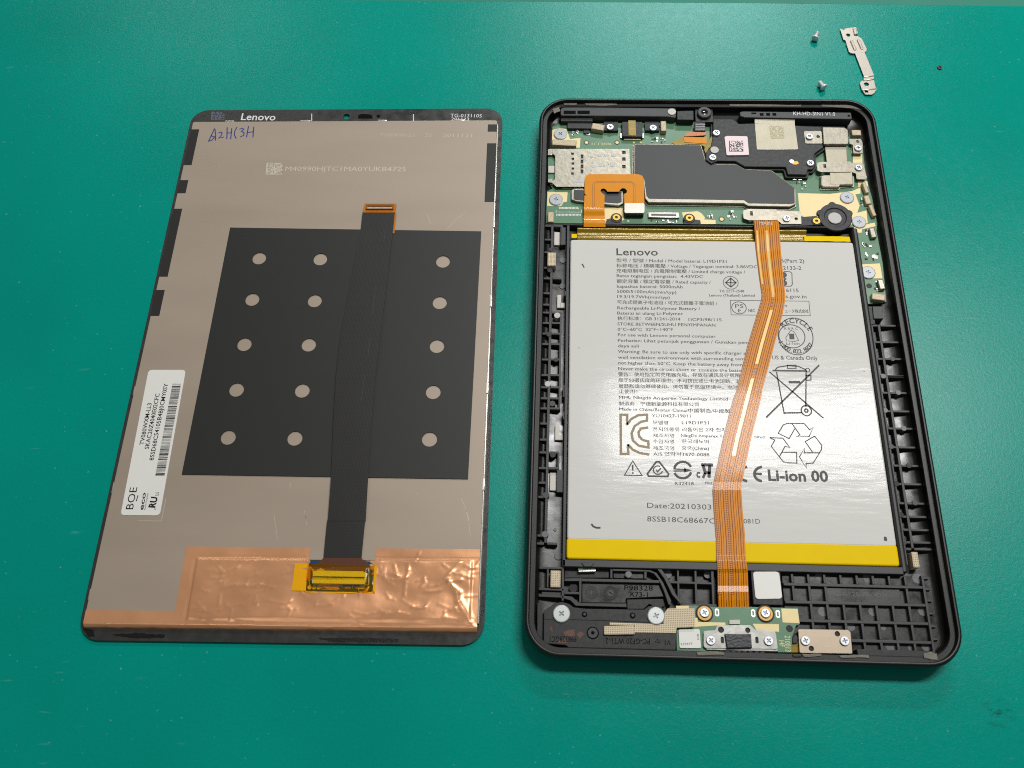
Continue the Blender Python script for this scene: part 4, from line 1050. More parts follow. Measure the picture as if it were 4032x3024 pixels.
# ================================================================== black plastic cover over the board, antenna bars, cameras
cv = thing("antenna_cover", (85, -20, 4.2), "matt black plastic cover with a pink square sticker and a silver foil patch", "plastic cover")
ZV = 5.6
cov = PP('B', ZV, (150, 340), (400, 342), (440, 370), (470, 400), (660, 395), (1500, 440), (1515, 660), (1530, 690), (1420, 770), (1410, 820), (1425, 920), (1390, 970), (1330, 968), (1322, 1035), (1080, 1032), (1055, 940), (545, 935), (490, 905), (430, 868), (205, 865), (130, 900), (60, 850), (60, 760), (120, 690), (150, 560))
part("cover_body", prism(round_poly(cov, .5, 3), 3.5, ZV, .25), M['black'], cv)
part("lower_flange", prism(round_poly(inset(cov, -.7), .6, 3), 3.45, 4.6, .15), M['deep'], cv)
for x, y in ((193, 513), (147, 818), (1352, 558), (1363, 888)):
    screw('small', 'B', x, y, ZV + (.28 if x == 1352 else .02), cv)
part("pink_sticker", prism(round_poly(PP('B', ZV + .5, (292, 562), (330, 552), (580, 556), (600, 790), (318, 794)), .6, 4), ZV - .02, ZV + .5, .1), M['pink_sticker'], cv)
def matrix_code(quad, z, n, on=.5, seed=3):
    """dense square of small dark marks (no readable content)"""
    rnd = random.Random(seed); out = []
    a, b_, c, d = quad
    def q(u, w): return tuple(a[i] * (1 - u) * (1 - w) + b_[i] * u * (1 - w) + c[i] * u * w + d[i] * (1 - u) * w for i in (0, 1))
    for i in range(n):
        for k in range(n):
            if rnd.random() < on or i == 0 or k == n - 1:
                out.append(fill([q(i / n, k / n), q((i + 1) / n, k / n), q((i + 1) / n, (k + 1) / n), q(i / n, (k + 1) / n)], z))
    return join(*out)
part("sticker_print", matrix_code(PP('B', ZV + .52, (350, 612), (525, 612), (528, 748), (352, 748)), ZV + .52, 16, .45), M['ink'], cv, smooth=0)
brk_ = PP('B', ZV + .25, (670, 400), (1170, 402), (1212, 720), (695, 722))
part("foil_patch", prism(brk_, ZV - .02, ZV + .2, .08), M['foil'], cv)
part("foil_tongue", prism(PP('B', ZV, (668, 335), (1168, 335), (1170, 402), (670, 402)), 5.0, ZV - .1, .05), M['foil'], cv)
M['foil_print'] = mat("dull_foil_print", (150, 140, 112), .5, .4)
part("foil_print", matrix_code(PP('B', ZV + .22, (850, 430), (1025, 430), (1040, 585), (870, 590)), ZV + .22, 18, .6, 5), M['foil_print'], cv, smooth=0)
cyl("grey_pad", 'B', 170, 725, 1.5, 4.5, ZV + .3, 'grey_dot', cv); part("brass_contact", prism(PP('B', ZV + .1, (1120, 870), (1200, 865), (1225, 895), (1180, 912), (1130, 900)), ZV - .1, ZV + .1, .05), M['brass'], cv); cyl("silver_contact", 'B', 1130, 868, .9, ZV - .1, ZV + .15, 'zinc', cv)
plt = plate(round_poly(PP('B', ZV + .25, (1280, 495), (1500, 492), (1512, 648), (1300, 648)), .6, 4), [circle(*P('B', 1457, 562, ZV + .25), .65, 16)], ZV - .02, ZV + .25)
part("metal_tab", plt, M['nickel'], cv, smooth=30)
part("metal_plate", prism(round_poly(PP('B', ZV + .7, (1510, 440), (1790, 445), (1832, 480), (1838, 655), (1525, 655)), .5, 3), ZV - .3, ZV + .7, .25), M['nickel'], cv)
# antenna bars
ab = thing("antenna_bar", (45, -8, 3), "long dark grey antenna strip at the top left of the housing with a white dot", "antenna")
part("bar_body", prism(round_poly(PP('A', 6.2, (400, 215), (440, 185), (1730, 205), (1840, 205), (1840, 330), (1720, 312), (400, 300)), .8, 4), 3.05, 6.2, .3), M['grey_plastic'], ab)
for x0, x1 in ((440, 590), (612, 765)): br("slot", 'A', x0, 238, x1, 282, 6.24, 'emboss_dark', 6.1, .02, ab)
cyl("white_dot", 'A', 1787, 250, 1.5, 6.0, 6.5, 'white_pad', ab); bp("bar_shoulder", 'A', ((1850, 240), (2060, 235), (2060, 355), (1850, 350)), 6.0, 'black', 3.0, .25, .4, ab); br("bar_foot", 'A', 405, 330, 800, 372, 5.2, 'deep', 3.0, .1, ab)
ab2 = thing("antenna_bar", (95, -9, 3), "dark antenna strip at the top right of the housing with white lettering", "antenna")
part("bar_body", prism(round_poly(PP('B', 6.2, (482, 255), (520, 245), (1870, 260), (1882, 345), (540, 322), (485, 305)), .6, 4), 3.05, 6.2, .25), M['grey_plastic'], ab2)
for x in (730, 810, 888): br("slot", 'B', x, 268, x + 52, 302, 6.24, 'emboss_dark', 6.1, .02, ab2)
br("slot", 'B', 625, 262, 690, 280, 6.24, 'emboss_dark', 6.1, .02, ab2); cyl("bar_hole", 'B', 1840, 302, .5, 6.1, 6.24, 'emboss_dark', ab2)
part("bar_lettering", join(tx("KH-HD-3IN1 V1.0", 'B', 1152, 295, 1672, 302, 42, 6.23)), M['white_ink'], ab2, smooth=0)
cm = thing("camera_module", (P('B', 45, 255, 6)[0], P('B', 45, 255, 6)[1], 3), "small round black camera lens between the two antenna strips", "camera")
c = P('B', 45, 255, 6.8)
part("camera_body", box((c[0] - 3.3, c[1] - 3.6, c[0] + 3.3, c[1] + 2.4), 3.0, 5.6, .3), M['black'], cm)
part("lens_barrel", lathe(c[0], c[1], [(2.6, 5.55), (2.6, 6.5), (2.3, 6.8), (1.3, 6.8), (1.0, 6.55)], 32), M['grey_plastic'], cm); part("lens", lathe(c[0], c[1], [(.95, 6.5), (.95, 6.62), (.6, 6.7), (.1, 6.74)], 24), M['lens'], cm)
sp = thing("camera_ring", (P('B', 1680, 1560, 4)[0], P('B', 1680, 1560, 4)[1], 2.4), "round black camera opening with a grey foam disc on the right of the board", "camera ring")
c = P('B', 1675, 1560, 4.3)
part("ring_body", lathe(c[0], c[1], [(5.7, 3.3), (5.7, 4.05), (5.5, 4.2), (3.9, 4.2), (3.6, 3.9)], 36), M['black'], sp); part("foam_disc", lathe(c[0] - .3, c[1] - .5, [(2.3, 3.8), (2.3, 4.3), (2.15, 4.4)], 28), M['grey_dot'], sp)
for a in (20, 95, 160): part("ring_ear", prism(circle(c[0] + 5.2 * cos(radians(a)), c[1] + 5.2 * sin(radians(a)), 1.3, 14), 3.3, 4.15, .2), M['black'], sp)
part("ring_arm", prism(PP('B', 4.4, (1250, 1560), (1440, 1545), (1500, 1659), ('D', 700, 90), ('D', 760, 45)), 3.3, 4.4, .2), M['black'], sp)

# ================================================================== charging port board
cb = thing("charging_port_board", (80, -182, 3.0), "small green board with a steel charging port bracket at the housing's lower edge", "circuit board")
ZQ = 4.4
def hp(name, pts, z1, m, z0=ZQ, bev=.06, r=0, parent=None, v='H', label=None):
    pl = PP(v, z1, *pts)
    if r: pl = round_poly(pl, r, 4)
    return part(name, prism(pl, z0, z1, bev), M[m], parent or cb, label=label)
hp("board", ((192, 905), (360, 895), (720, 915), (1105, 915), (1712, 930), (1738, 1130), (1690, 1145), (1655, 1250), (1640, 1300), (1642, 1482), (560, 1475), (205, 1462), (198, 1170)), ZQ, 'pcb', 3.3)
for pts in (((195, 902), (352, 900), (356, 940), (197, 940)), ((430, 1050), (462, 1052), (468, 1102), (808, 1110), (812, 1140), (470, 1160), (430, 1166)), ((1150, 1125), (1475, 1130), (1478, 1226), (1195, 1202)), ((1505, 936), (1708, 942), (1732, 1118), (1522, 1108))):
    hp("gold_pad", pts, ZQ + .03, 'gold_pad', ZQ - .02, 0)
for x, y in ((550, 985), (1310, 990)):
    c = P('H', x, y + 10, ZQ + .3)
    part("gold_washer", lathe(c[0], c[1], [(2.15, ZQ - .3), (2.15, ZQ + .3), (2.0, ZQ + .4), (1.4, ZQ + .4), (1.3, ZQ + .3)], 28), M['bronze_gold'], cb)
    part("washer_cut", prism(circle(c[0], c[1], 2.55, 28), ZQ - .02, ZQ + .02), M['deep'], cb)
    screw('small', 'H', x, y, ZQ + .3, cb)
for x, y in ((705, 985), (1155, 995), (1462, 1005)):
    c = P('H', x, y, ZQ + .06); part("solder_slot", plate(rrect(1.2, 2.2, .58, c[0], c[1], 6), [rrect(.5, 1.3, .24, c[0], c[1], 5)], ZQ - .02, ZQ + .1), M['solder'], cb)
hp("white_component", ((858, 1078), (990, 1074), (992, 1130), (860, 1130)), ZQ + .5, 'white_pad')
zs_ = ZQ + .9
bk = [(540, 1215), (680, 1205), (712, 1142), (1118, 1142), (1180, 1200), (1425, 1215), (1440, 1260), (1462, 1440), (560, 1425), (540, 1400)]
hol = [circle(*P('H', x, y, zs_), r, 18) for x, y, r in ((755, 1200, .85), (1088, 1205, .75))] + [rrect(.9, 1.8, .42, *P('H', x, 1328, zs_), 5) for x in (772, 1202)]
pb = part("port_bracket", plate(round_poly(PP('H', zs_, *bk), .5, 3), hol, zs_ - .35, zs_), M['port_steel'], cb, smooth=30, label="mottled steel bracket over the charging port")
part("bracket_skirt", prism(inset(PP('H', zs_, *bk), .3), ZQ, zs_ - .36), M['deep'], pb); hp("bracket_lip", ((560, 1425), (1462, 1440), (1468, 1472), (575, 1452)), zs_ - .3, 'port_steel', ZQ - .8, .15, 0, pb)
for k in range(8):
    c = P('H', 760 + k * 73, 1478, 4.6); part("port_tooth", lathe(c[0], c[1], [(.75, 3.5), (.75, 4.5), (.45, 4.7)], 14), M['rib'], cb)
screw('small', 'H', 630, 1330, zs_, cb); screw('small', 'H', 1350, 1335, zs_, cb)
hp("black_sponge", ((805, 1250), (1130, 1252), (1142, 1422), (832, 1428)), zs_ + .75, 'sponge', zs_, .2)
lb = hp("white_label", ((225, 1195), (490, 1190), (508, 1430), (240, 1428)), ZQ + .4, 'white_sticker', ZQ, .06, .5)
part("label_lettering", join(tx("210417", 'H', 255, 1392, 402, 1386, 28, ZQ + .43), text("AKITA", P('H', 455, 1248, ZQ + .43), P('H', 458, 1326, ZQ + .43), .55, ZQ + .43)), M['ink'], lb, smooth=0)
part("board_lettering", join(text("HF", P('H', 1480, 1332, ZQ + .03), P('H', 1484, 1410, ZQ + .03), 1.4, ZQ + .03), text("210013", P('H', 1548, 1270, ZQ + .03), P('H', 1558, 1470, ZQ + .03), 1.5, ZQ + .03)), M['gold_pad'], cb, smooth=0)
cyl("board_hole", 'H', 1607, 1185, 1.0, ZQ - .02, ZQ + .04, 'deep', cb); hp("black_key", ((1640, 1300), (1665, 1268), (1700, 1262), (1715, 1300), (1708, 1365), (1650, 1375)), ZQ + .3, 'black', 3.0, .2, .3)
hp("amber_lead", ((1640, 1375), (1715, 1340), (1735, 1480), (1640, 1482)), 4.0, 'kapton_dark', 3.4, .03)
hp("black_key", ((1640, 1500), (1760, 1498), (1775, 1545), (1650, 1545)), LEDGE + .3, 'black', 4.0, .3, .5)
# ------------------------------------------------------------------ bronze plate, lower left cover, woven tape
vp = thing("cover_plate", (100, -186, 4), "bronze metal plate fixed with two cross-head screws near the lower edge", "metal plate")
ZR = 5.0
part("plate_body", plate(round_poly(PP('I', ZR, (258, 1182), (800, 1190), (825, 1212), (846, 1446), (275, 1438)), .4, 3), [circle(*P('I', 683, 1232, ZR), .75, 18), circle(*P('I', 400, 1392, ZR), .75, 18)], ZR - .5, ZR), M['bronze'], vp, smooth=30)
part("plate_base", prism(inset(PP('I', ZR, (258, 1182), (800, 1190), (825, 1212), (846, 1446), (275, 1438)), .3), 3.0, ZR - .51), M['deep'], vp)
screw('small', 'I', 337, 1305, ZR, vp); screw('small', 'I', 765, 1308, ZR, vp)
lc = thing("plastic_cover", (30, -187, 2), "flat black plastic cover with moulded lettering in the lower left corner", "plastic cover")
ZL = 5.5
body = PP('G', ZL, (250, 955), (300, 920), (330, 905), (370, 870), (450, 855), (530, 880), (575, 915), (700, 930), (1340, 940), (1390, 905), (1470, 890), (1545, 920), (1570, 990), (1700, 1020), (1700, 1190), (1690, 1385), (520, 1355), (490, 1330), (248, 1310))
part("cover_body", prism(round_poly(body, .4, 3), 2.2, ZL, .2), M['black'], lc)
part("parting_line", join(stroke(PP('G', ZL + .02, (255, 1045), (360, 1045)), .14, ZL + .02), stroke(PP('G', ZL + .02, (530, 1050), (960, 1062), (1400, 1080)), .14, ZL + .02)), M['emboss_dark'], lc, smooth=0)
for x, y in ((445, 985), (1475, 1008)): screw('wide', 'G', x, y, ZL + .02, lc, "wide_screw")
for x, y, r in ((695, 993, .8), (1220, 1005, .85)):
    c = P('G', x, y, ZL + .1); part("peg", lathe(c[0], c[1], [(r, ZL - .05), (r, ZL + .02), (r * .95, ZL + .03)], 18), M['emboss_dark'], lc); part("peg_centre", lathe(c[0], c[1], [(r * .6, ZL), (r * .6, ZL + .3), (r * .4, ZL + .4)], 16), M['grey_plastic'], lc)
c = P('G', 785, 1195, ZL); part("screw_boss", lathe(c[0], c[1], [(1.75, ZL - .02), (1.75, ZL + .02), (1.7, ZL + .04)], 24), M['emboss_dark'], lc); part("boss_ring", plate(circle(c[0], c[1], 1.4, 24), [circle(c[0], c[1], .5, 14)], ZL, ZL + .2), M['grey_plastic'], lc)
part("cover_lettering", join(text("P98328GC1", P('G', 605, 1232, ZL + .03), P('G', 318, 1232, ZL + .03), 1.5, ZL + .03), text("PC-GF20 WT1-2", P('G', 1405, 1258, ZL + .03), P('G', 925, 1250, ZL + .03), 1.5, ZL + .03), text("V1", P('G', 1632, 1275, ZL + .03), P('G', 1570, 1273, ZL + .03), 1.3, ZL + .03),
                             stroke(PP('G', ZL + .03, (1465, 1295), (1490, 1260), (1515, 1298)), .14, ZL + .03, True)), M['emboss_dark'], lc, smooth=0)
M['rust'] = mat("brown_residue", (96, 62, 50), .6, var=.3, vscale=1500)
for pts in (((300, 1100), (345, 1140), (350, 1190), (315, 1150)), ((470, 1185), (560, 1150), (600, 1200), (570, 1235), (480, 1225)), ((610, 1210), (660, 1170), (690, 1215), (650, 1260)), ((400, 1275), (500, 1265), (520, 1300), (420, 1305))):
    pl = PP('G', ZL + .015, *pts); o = []
    for i, p in enumerate(pl):
        q = pl[(i + 1) % len(pl)]
        for k in range(4): o.append((p[0] + (q[0] - p[0]) * k / 4 + random.uniform(-.25, .25), p[1] + (q[1] - p[1]) * k / 4 + random.uniform(-.2, .2)))
    part("residue_stain", fill(o, ZL + .012), M['rust'], lc, smooth=0)
part("edge_strip", prism(PP('G', 5.0, (180, 860), (245, 860), (240, 1310), (175, 1300)), 3.2, 4.4, .2), M['black'], lc)
wt = thing("conductive_tape", (70, -180, 5.5), "beige woven conductive tape with a stepped outline in the lower left", "tape")
ZW = ZL + .2
part("tape_sheet", prism(PP('G', ZW, (1556, 990), (1600, 928), (1895, 925), (1898, 1130), (1700, 1137), (1692, 1196), (1240, 1190), (1240, 1110), (968, 1108), (970, 1080), (1556, 1098)), ZL + .03, ZW, .05), M['foam'], wt)
part("tape_pad", prism(round_poly(PP('G', ZW + .7, (905, 1118), (1238, 1110), (1245, 1212), (906, 1215)), .4, 3), ZL + .03, ZW + .7, .25), M['foam'], wt)

# ================================================================== display module, lying face down
dp = thing("display_module", (*from_disp((GW / 2, -GH / 2)), 0), "tablet display lying face down with steel back and black ribbon", "display module")
ZG, ZM = 1.0, 2.5
M['glass_edge'] = mat("black_printed_glass", (52, 52, 50), .34, var=.15, vscale=350, bump=.01, bscale=1200, rvar=.1)
M['lcd_back'] = mat("satin_steel_backplate", (166, 151, 135), .48, .16, rvar=.1, var=.1, vscale=45, bump=.004, bscale=1400, stretch=(.25, 1.0, 1))
M['lcd_side'] = mat("bright_plate_edge", (226, 222, 214), .3, .85)
M['black_tape'] = mat("black_tape", (26, 24, 21), .6, var=.15, vscale=700)
M['black_sheet'] = mat("black_insulating_sheet", (26, 26, 24), .55, var=.07, vscale=160, bump=.01, bscale=4500)
M['copper'] = mat("copper_foil", (238, 174, 128), .3, .5, var=.1, vscale=60, bump=.02, bscale=500, rvar=.08)
M['ribbon_black'] = woven("black_woven_ribbon", (30, 29, 28), (20, 19, 18), .45, .45, .0, .006)
M['pcb_dark'] = mat("dark_green_board", (52, 62, 34), .35, var=.2, coat=.4)
M['brown_flex'] = mat("brown_flex", (92, 50, 34), .35, var=.1, coat=.4)
M['blue_film'] = mat("blue_film", (22, 60, 112), .35)
M['smudge'] = mat("edge_adhesive", (16, 16, 15), .35, var=.4, vscale=1500, bump=.08, bscale=2600)
def amber_filter():
    m = bpy.data.materials.new("clear_amber_tape"); m.use_nodes = True; nt = m.node_tree; nt.nodes.clear()
    N, Lk = nt.nodes.new, nt.links.new
    o = N("ShaderNodeOutputMaterial"); t = N("ShaderNodeBsdfTransparent"); t.inputs[0].default_value = (.98, .78, .10, 1)
    g = N("ShaderNodeBsdfGlossy"); g.inputs["Roughness"].default_value = .25
    df = N("ShaderNodeBsdfDiffuse"); df.inputs[0].default_value = (*lin((236, 176, 4)), 1)
    nz = N("ShaderNodeTexNoise"); nz.inputs["Scale"].default_value = 260; bp_ = N("ShaderNodeBump"); bp_.inputs["Distance"].default_value = .05 * MM; Lk(nz.outputs["Fac"], bp_.inputs["Height"]); 
    fr = N("ShaderNodeFresnel"); fr.inputs[0].default_value = 1.45
    m0 = N("ShaderNodeMixShader"); m0.inputs[0].default_value = .06; Lk(t.outputs[0], m0.inputs[1]); Lk(df.outputs[0], m0.inputs[2])
    m1 = N("ShaderNodeMixShader"); Lk(fr.outputs[0], m1.inputs[0]); Lk(m0.outputs[0], m1.inputs[1]); Lk(g.outputs[0], m1.inputs[2]); Lk(m1.outputs[0], o.inputs[0])
    return m
M['amber_clear'] = amber_filter()
glass = [from_disp((GW / 2 + x, -GH / 2 + y)) for x, y in rrect(GW, GH, 6.5, 0, 0, 8)]
ch = P('K', 203, 185, ZG)
gl = part("cover_glass", plate(glass, [circle(ch[0], ch[1], 1.25, 24)], 0.02, ZG), M['glass_edge'], dp, smooth=30, label="black bordered cover glass under the steel back")
part("hole_ring", plate(circle(ch[0], ch[1], 1.75, 24), [circle(ch[0], ch[1], 1.28, 24)], ZG - .02, ZG + .06), M['grey_plastic'], gl)
sl_ = PP('K', ZG + .03, (345, 210), (350, 165), (400, 152), (500, 160), (528, 185), (525, 212)); part("sensor_slot", prism(sl_, ZG - .02, ZG + .03), M['emboss_dark'], gl)
c = P('K', 600, 182, ZG + .03); part("sensor_hole", prism(circle(c[0], c[1], .75, 18), ZG - .02, ZG + .03), M['emboss_dark'], gl)
part("brand_lettering", tx("Lenovo", 'J', 783, 228, 1210, 234, 80, ZG + .02, .012), M['white_ink'], gl, smooth=0)
part("code_lettering", join(tx("TG-0131105", 'K', 1495, 192, 1885, 197, 40, ZG + .02), tx("201123", 'K', 1505, 234, 1725, 238, 36, ZG + .02)), M['white_ink'], gl, smooth=0)
for v_, x_ in (('J', 1667), ('K', 1036)): part("tick_mark", stroke(PP(v_, ZG + .02, (x_, 150), (x_, 240)), .3, ZG + .02), M['white_ink'], gl, smooth=0)
M['dim_ink'] = mat("dim_blue_print", (92, 98, 112), .5)
part("glass_code", matrix_code(PP('J', ZG + .02, (420, 128), (585, 128), (580, 225), (412, 225)), ZG + .02, 14, .5, 8), M['dim_ink'], gl, smooth=0)
# crumbs of dark adhesive round the glass edge
for v, pts in (('S', ((2060, 840), (2095, 820), (2080, 1000), (2040, 1150), (2030, 1080))), ('S', ((2108, 40), (2122, 40), (2115, 200), (2098, 200))), ('S', ((450, 1260), (700, 1255), (1250, 1265), (1250, 1300), (600, 1295))), ('Q', ((420, 1380), (700, 1362), (1020, 1380), (1010, 1415), (700, 1420))), ('Q', ((135, 1300), (240, 1330), (260, 1400), (180, 1400), (130, 1330))),
               ('K', ((800, 130), (980, 125), (1150, 135), (1000, 160), (820, 155))), ('M', ((1905, 600), (1945, 640), (1925, 1000), (1885, 1000))), ('O', ((1890, 500), (1940, 300), (1925, 800), (1890, 1300), (1875, 1200)))):
    pl = PP(v, ZG + .05, *pts); o = []
    for i, p in enumerate(pl):
        q = pl[(i + 1) % len(pl)]; n = max(3, int(hypot(q[0] - p[0], q[1] - p[1]) / .8))
        for k in range(n): o.append((p[0] + (q[0] - p[0]) * k / n + random.uniform(-.15, .15), p[1] + (q[1] - p[1]) * k / n + random.uniform(-.15, .15)))
    part("adhesive_scrap", fill(o, ZG + .03), M['smudge'], gl, smooth=0)
# steel back
p_tl, p_tr, p_br, p_bl = (to_disp(P('J', 192, 236, ZM)), to_disp(P('K', 2075, 246, ZM)), to_disp(P('S', 2040, 600, ZM)), to_disp(P('Q', 162, 1110, ZM)))
bx_l = (p_tl[0] + p_bl[0]) / 2; bx_r = (p_tr[0] + p_br[0]) / 2; by_t = (p_tl[1] + p_tr[1]) / 2
by_b = to_disp(P('Q', 600, 1285, ZM))[1]
def DQ(x0, y0, x1, y1): return [from_disp(q) for q in ((x0, y0), (x1, y0), (x1, y1), (x0, y1))]
bk_ = part("steel_back", prism(round_poly(DQ(bx_l, by_b + 1.6, bx_r, by_t), .8, 3), ZG + .01, ZM, .18), M['lcd_back'], dp, smooth=30, label="satin beige steel back plate of the display")
part("plate_edge", prism(DQ(bx_r - .01, by_b + 2, bx_r + .35, by_t - 1.5), ZG + .02, ZM - .35, .1), M['lcd_side'], bk_)
part("plate_edge", prism(DQ(bx_l + 6, by_t - .01, bx_r - 2, by_t + .22), ZG + .02, ZM - .3, .08), M['lcd_side'], bk_)
for v, x0, x1 in (('J', 592, 700), ('J', 1522, 1650), ('K', 592, 702), ('K', 1545, 1670)):
    a = to_disp(P(v, x0, 236, ZM - .2)); b_ = to_disp(P(v, x1, 238, ZM - .2)); part("edge_clip", prism(DQ(a[0], by_t + .2, b_[0], by_t + .75), ZG + .02, ZM - .2, .1), M['lcd_side'], bk_)
for v, x, y0, y1 in (('N', 350, 335, 430), ('N', 125, 1380, 1500), ('Q', 205, 880, 1000)):
    a = to_disp(P(v, x, y0, ZM - .4)); b_ = to_disp(P(v, x, y1, ZM - .4)); part("edge_clip", prism(DQ(bx_l - .32, b_[1], bx_l + .01, a[1]), ZG + .02, ZM - .2, .1), M['lcd_side'], bk_)
for v, x, y0, y1 in (('M', 1875, 840, 960), ('O', 1880, 265, 365), ('O', 1850, 1190, 1300), ('K', 2020, 1420, 1560)):
    a = to_disp(P(v, x, y0, ZM)); b_ = to_disp(P(v, x, y1, ZM)); part("edge_clip", prism(DQ(bx_r - .2, b_[1], bx_r + .5, a[1]), ZG + .02, ZM + .06, .1), M['lcd_side'], bk_)
# black tape tabs along both long edges
zt = ZM + .08
for v0, y0, v1, y1, side in (('J', 345, 'J', 788, 0), ('J', 976, 'J', 1138, 0), ('J', 1332, 'L', 633, 0), ('L', 778, 'L', 1060, 0), ('K', 283, 'K', 372, 1), ('K', 518, 'K', 1247, 1)):
    ya, yb_ = to_disp(P(v0, 150 if not side else 2000, y0, zt))[1], to_disp(P(v1, 150 if not side else 1980, y1, zt))[1]
    wl = 3.05 if not side else 3.4
    x0, x1 = (bx_l - .02, bx_l + wl) if not side else (bx_r - wl, bx_r + .02)
    part("black_tape_tab", prism(DQ(x0, yb_, x1, ya), ZM - .02, zt, .03), M['black_tape'], dp)
# black insulating sheet with fifteen round holes
ZS = ZM + .32
sheet = [P('L', 985, 99, ZS), P('M', 1783, 140, ZS), P('O', 1702, 1194, ZS), P('N', 873, 1292, ZS)]
hc = [(560, 558), (692, 560), (957, 565), (545, 647), (680, 650), (950, 654), (528, 744), (667, 745), (944, 748), (511, 842), (653, 844), (936, 847), (493, 945), (637, 947), (928, 949)]
part("insulating_sheet", plate(sheet, [circle(*P('d', x, y, ZS), 2.42, 28) for x, y in hc], ZM + .02, ZS), M['black_sheet'], dp, smooth=0, label="thin black sheet with three columns of round holes")
# pale label
ZLb = ZM + .14
lab = part("white_label", prism(round_poly(PP('V', ZLb, (375, 68), (755, 68), (490, 1555), (88, 1552)), 1.3, 5), ZM - .02, ZLb, .05), M['white_sticker'], dp, label="long white rounded label with barcode on the steel back")
zl = ZLb + .02
def vtext(s, x0, y0, x1, y1, h, bold=0.0): return text(s, P('V', x0, y0, zl), P('V', x1, y1, zl), h, zl, bold)
part("label_print", join(vtext("TV080WXM-LL3", 326, 834, 408, 408, 1.35, .012), vtext("SKAC20Z4040E02CFC", 378, 876, 490, 310, 1.35, .012), vtext("8SSD68C54105B4BJ0CMY0SY", 426, 993, 576, 206, 1.35, .012), vtext("BOE", 217, 1492, 262, 1268, 2.3),
                         stroke(PP('V', zl, (250, 1410), (268, 1350)), .3, zl), vtext("eco", 322, 1500, 350, 1322, 1.3, .02), vtext("RoHS Compliant", 345, 1498, 376, 1328, .5), vtext("c", 450, 1498, 455, 1482, .8), vtext("US", 478, 1355, 486, 1318, 1.1), vtext("RU", 440, 1478, 470, 1368, 2.0, .04)), M['ink'], lab, smooth=0)
rb = random.Random(4); bars = []; t = 0.0
while t < 1:
    w = rb.choice((.004, .004, .007, .011)); g = rb.choice((.004, .004, .006, .009))
    def q(u, s): return [(1 - s) * ((1 - u) * a + u * b_) + s * ((1 - u) * d_ + u * c_) for a, b_, c_, d_ in ((620, 708, 537, 443), (210, 212, 1158, 1155))]
    e = min(1, t + w); bars.append(fill([P('V', *q(0, t), zl), P('V', *q(1, t), zl), P('V', *q(1, e), zl), P('V', *q(0, e), zl)], zl)); t += w + g
part("barcode", join(*bars), M['ink'], lab, smooth=0)
# laser marks, pen note and scratches on the steel
zk = ZM + .015
part("laser_lettering", join(tx("M40990HJTC1MA0YUKB4725", 'J', 1335, 862, 940, 868, 55, zk, 0, 'K'), matrix_code(PP('J', zk, (1105, 760), (1312, 762), (1295, 908), (1092, 908)), zk, 18, .62, 2)), M['pale_ink'], bk_, smooth=0)
M['faint_ink'] = mat("faint_dot_print", (182, 170, 150), .5, .4)
part("dot_lettering", join(tx("TV080WXM-LL3", 'K', 620, 437, 1045, 440, 42, zk), tx("ZY", 'K', 1175, 440, 1268, 442, 44, zk), tx("2011121", 'K', 1398, 442, 1765, 444, 44, zk)), M['faint_ink'], bk_, smooth=0)
pen = [[(380, 498), (415, 430), (455, 340), (462, 345), (470, 400), (468, 485)], [(410, 425), (460, 440), (425, 480), (385, 492)], [(505, 395), (525, 380), (550, 385), (545, 415), (510, 455), (575, 440)], [(615, 320), (610, 465)], [(672, 330), (658, 468)], [(612, 392), (668, 388)], [(738, 315), (708, 370), (705, 420), (728, 460)],
       [(765, 345), (800, 330), (822, 345), (790, 370), (825, 385), (820, 420), (775, 440)], [(880, 305), (855, 445)], [(945, 312), (935, 445)], [(868, 385), (940, 375)]]
part("pen_note", join(*[stroke(PP('J', zk, *s), .42, zk) for s in pen]), M['blue_ink'], bk_, smooth=0, label="short handwritten note in blue pen")
scr = [('K', (1205, 1400), (1228, 1460), (1252, 1525)), ('K', (1455, 1590), (1540, 1490), (1680, 1380)), ('O', (1635, 1380), (1680, 1480), (1705, 1560), (1715, 1640)), ('S', (1905, 20), (1930, 130), (1945, 270)), ('S', (45, 60), (60, 160), (80, 300)), ('S', (350, 60), (365, 170)), ('O', (1205, 1350), (1220, 1325)), ('L', (760, 805), (775, 790)), ('V', (553, 1380), (507, 1612), (270, 1610)), ('O', (120, 1500), (140, 1600)), ('N', (2050, 1450), (2062, 1380))]
part("scratch", join(*[stroke(PP(s[0], zk, *s[1:]), .1 if s[0] != 'V' else .18, zk) for s in scr]), M['pale_ink'], bk_, smooth=0)
# crumpled copper foil
gx = sorted({*[round(v_, 3) for v_ in (bx_l + .02, to_disp(P('Q', 1195, 760, ZM))[0], to_disp(P('S', 396, 440, ZM))[0], to_disp(P('S', 1034, 440, ZM))[0], bx_r - .1)]})
cy_t, cy_s, cy_b = to_disp(P('S', 100, 382, ZM))[1], to_disp(P('Q', 600, 1116, ZM))[1], by_b
ny_t = to_disp(P('S', 700, 500, ZM))[1]
def dense(stops, step):
    out = []
    for a, b_ in zip(stops[:-1], stops[1:]):
        n = max(1, int(round(abs(b_ - a) / step))); out += [a + (b_ - a) * k / n for k in range(n)]
    return out + [stops[-1]]
XS = dense(gx, .4); YS = dense([cy_b, cy_s, ny_t, cy_t], .4)
px0, px1 = to_disp(P('Q', 1300, 900, ZM))[0], to_disp(P('S', 1965, 800, ZM))[0]
py1 = to_disp(P('Q', 1600, 540, ZM))[1]
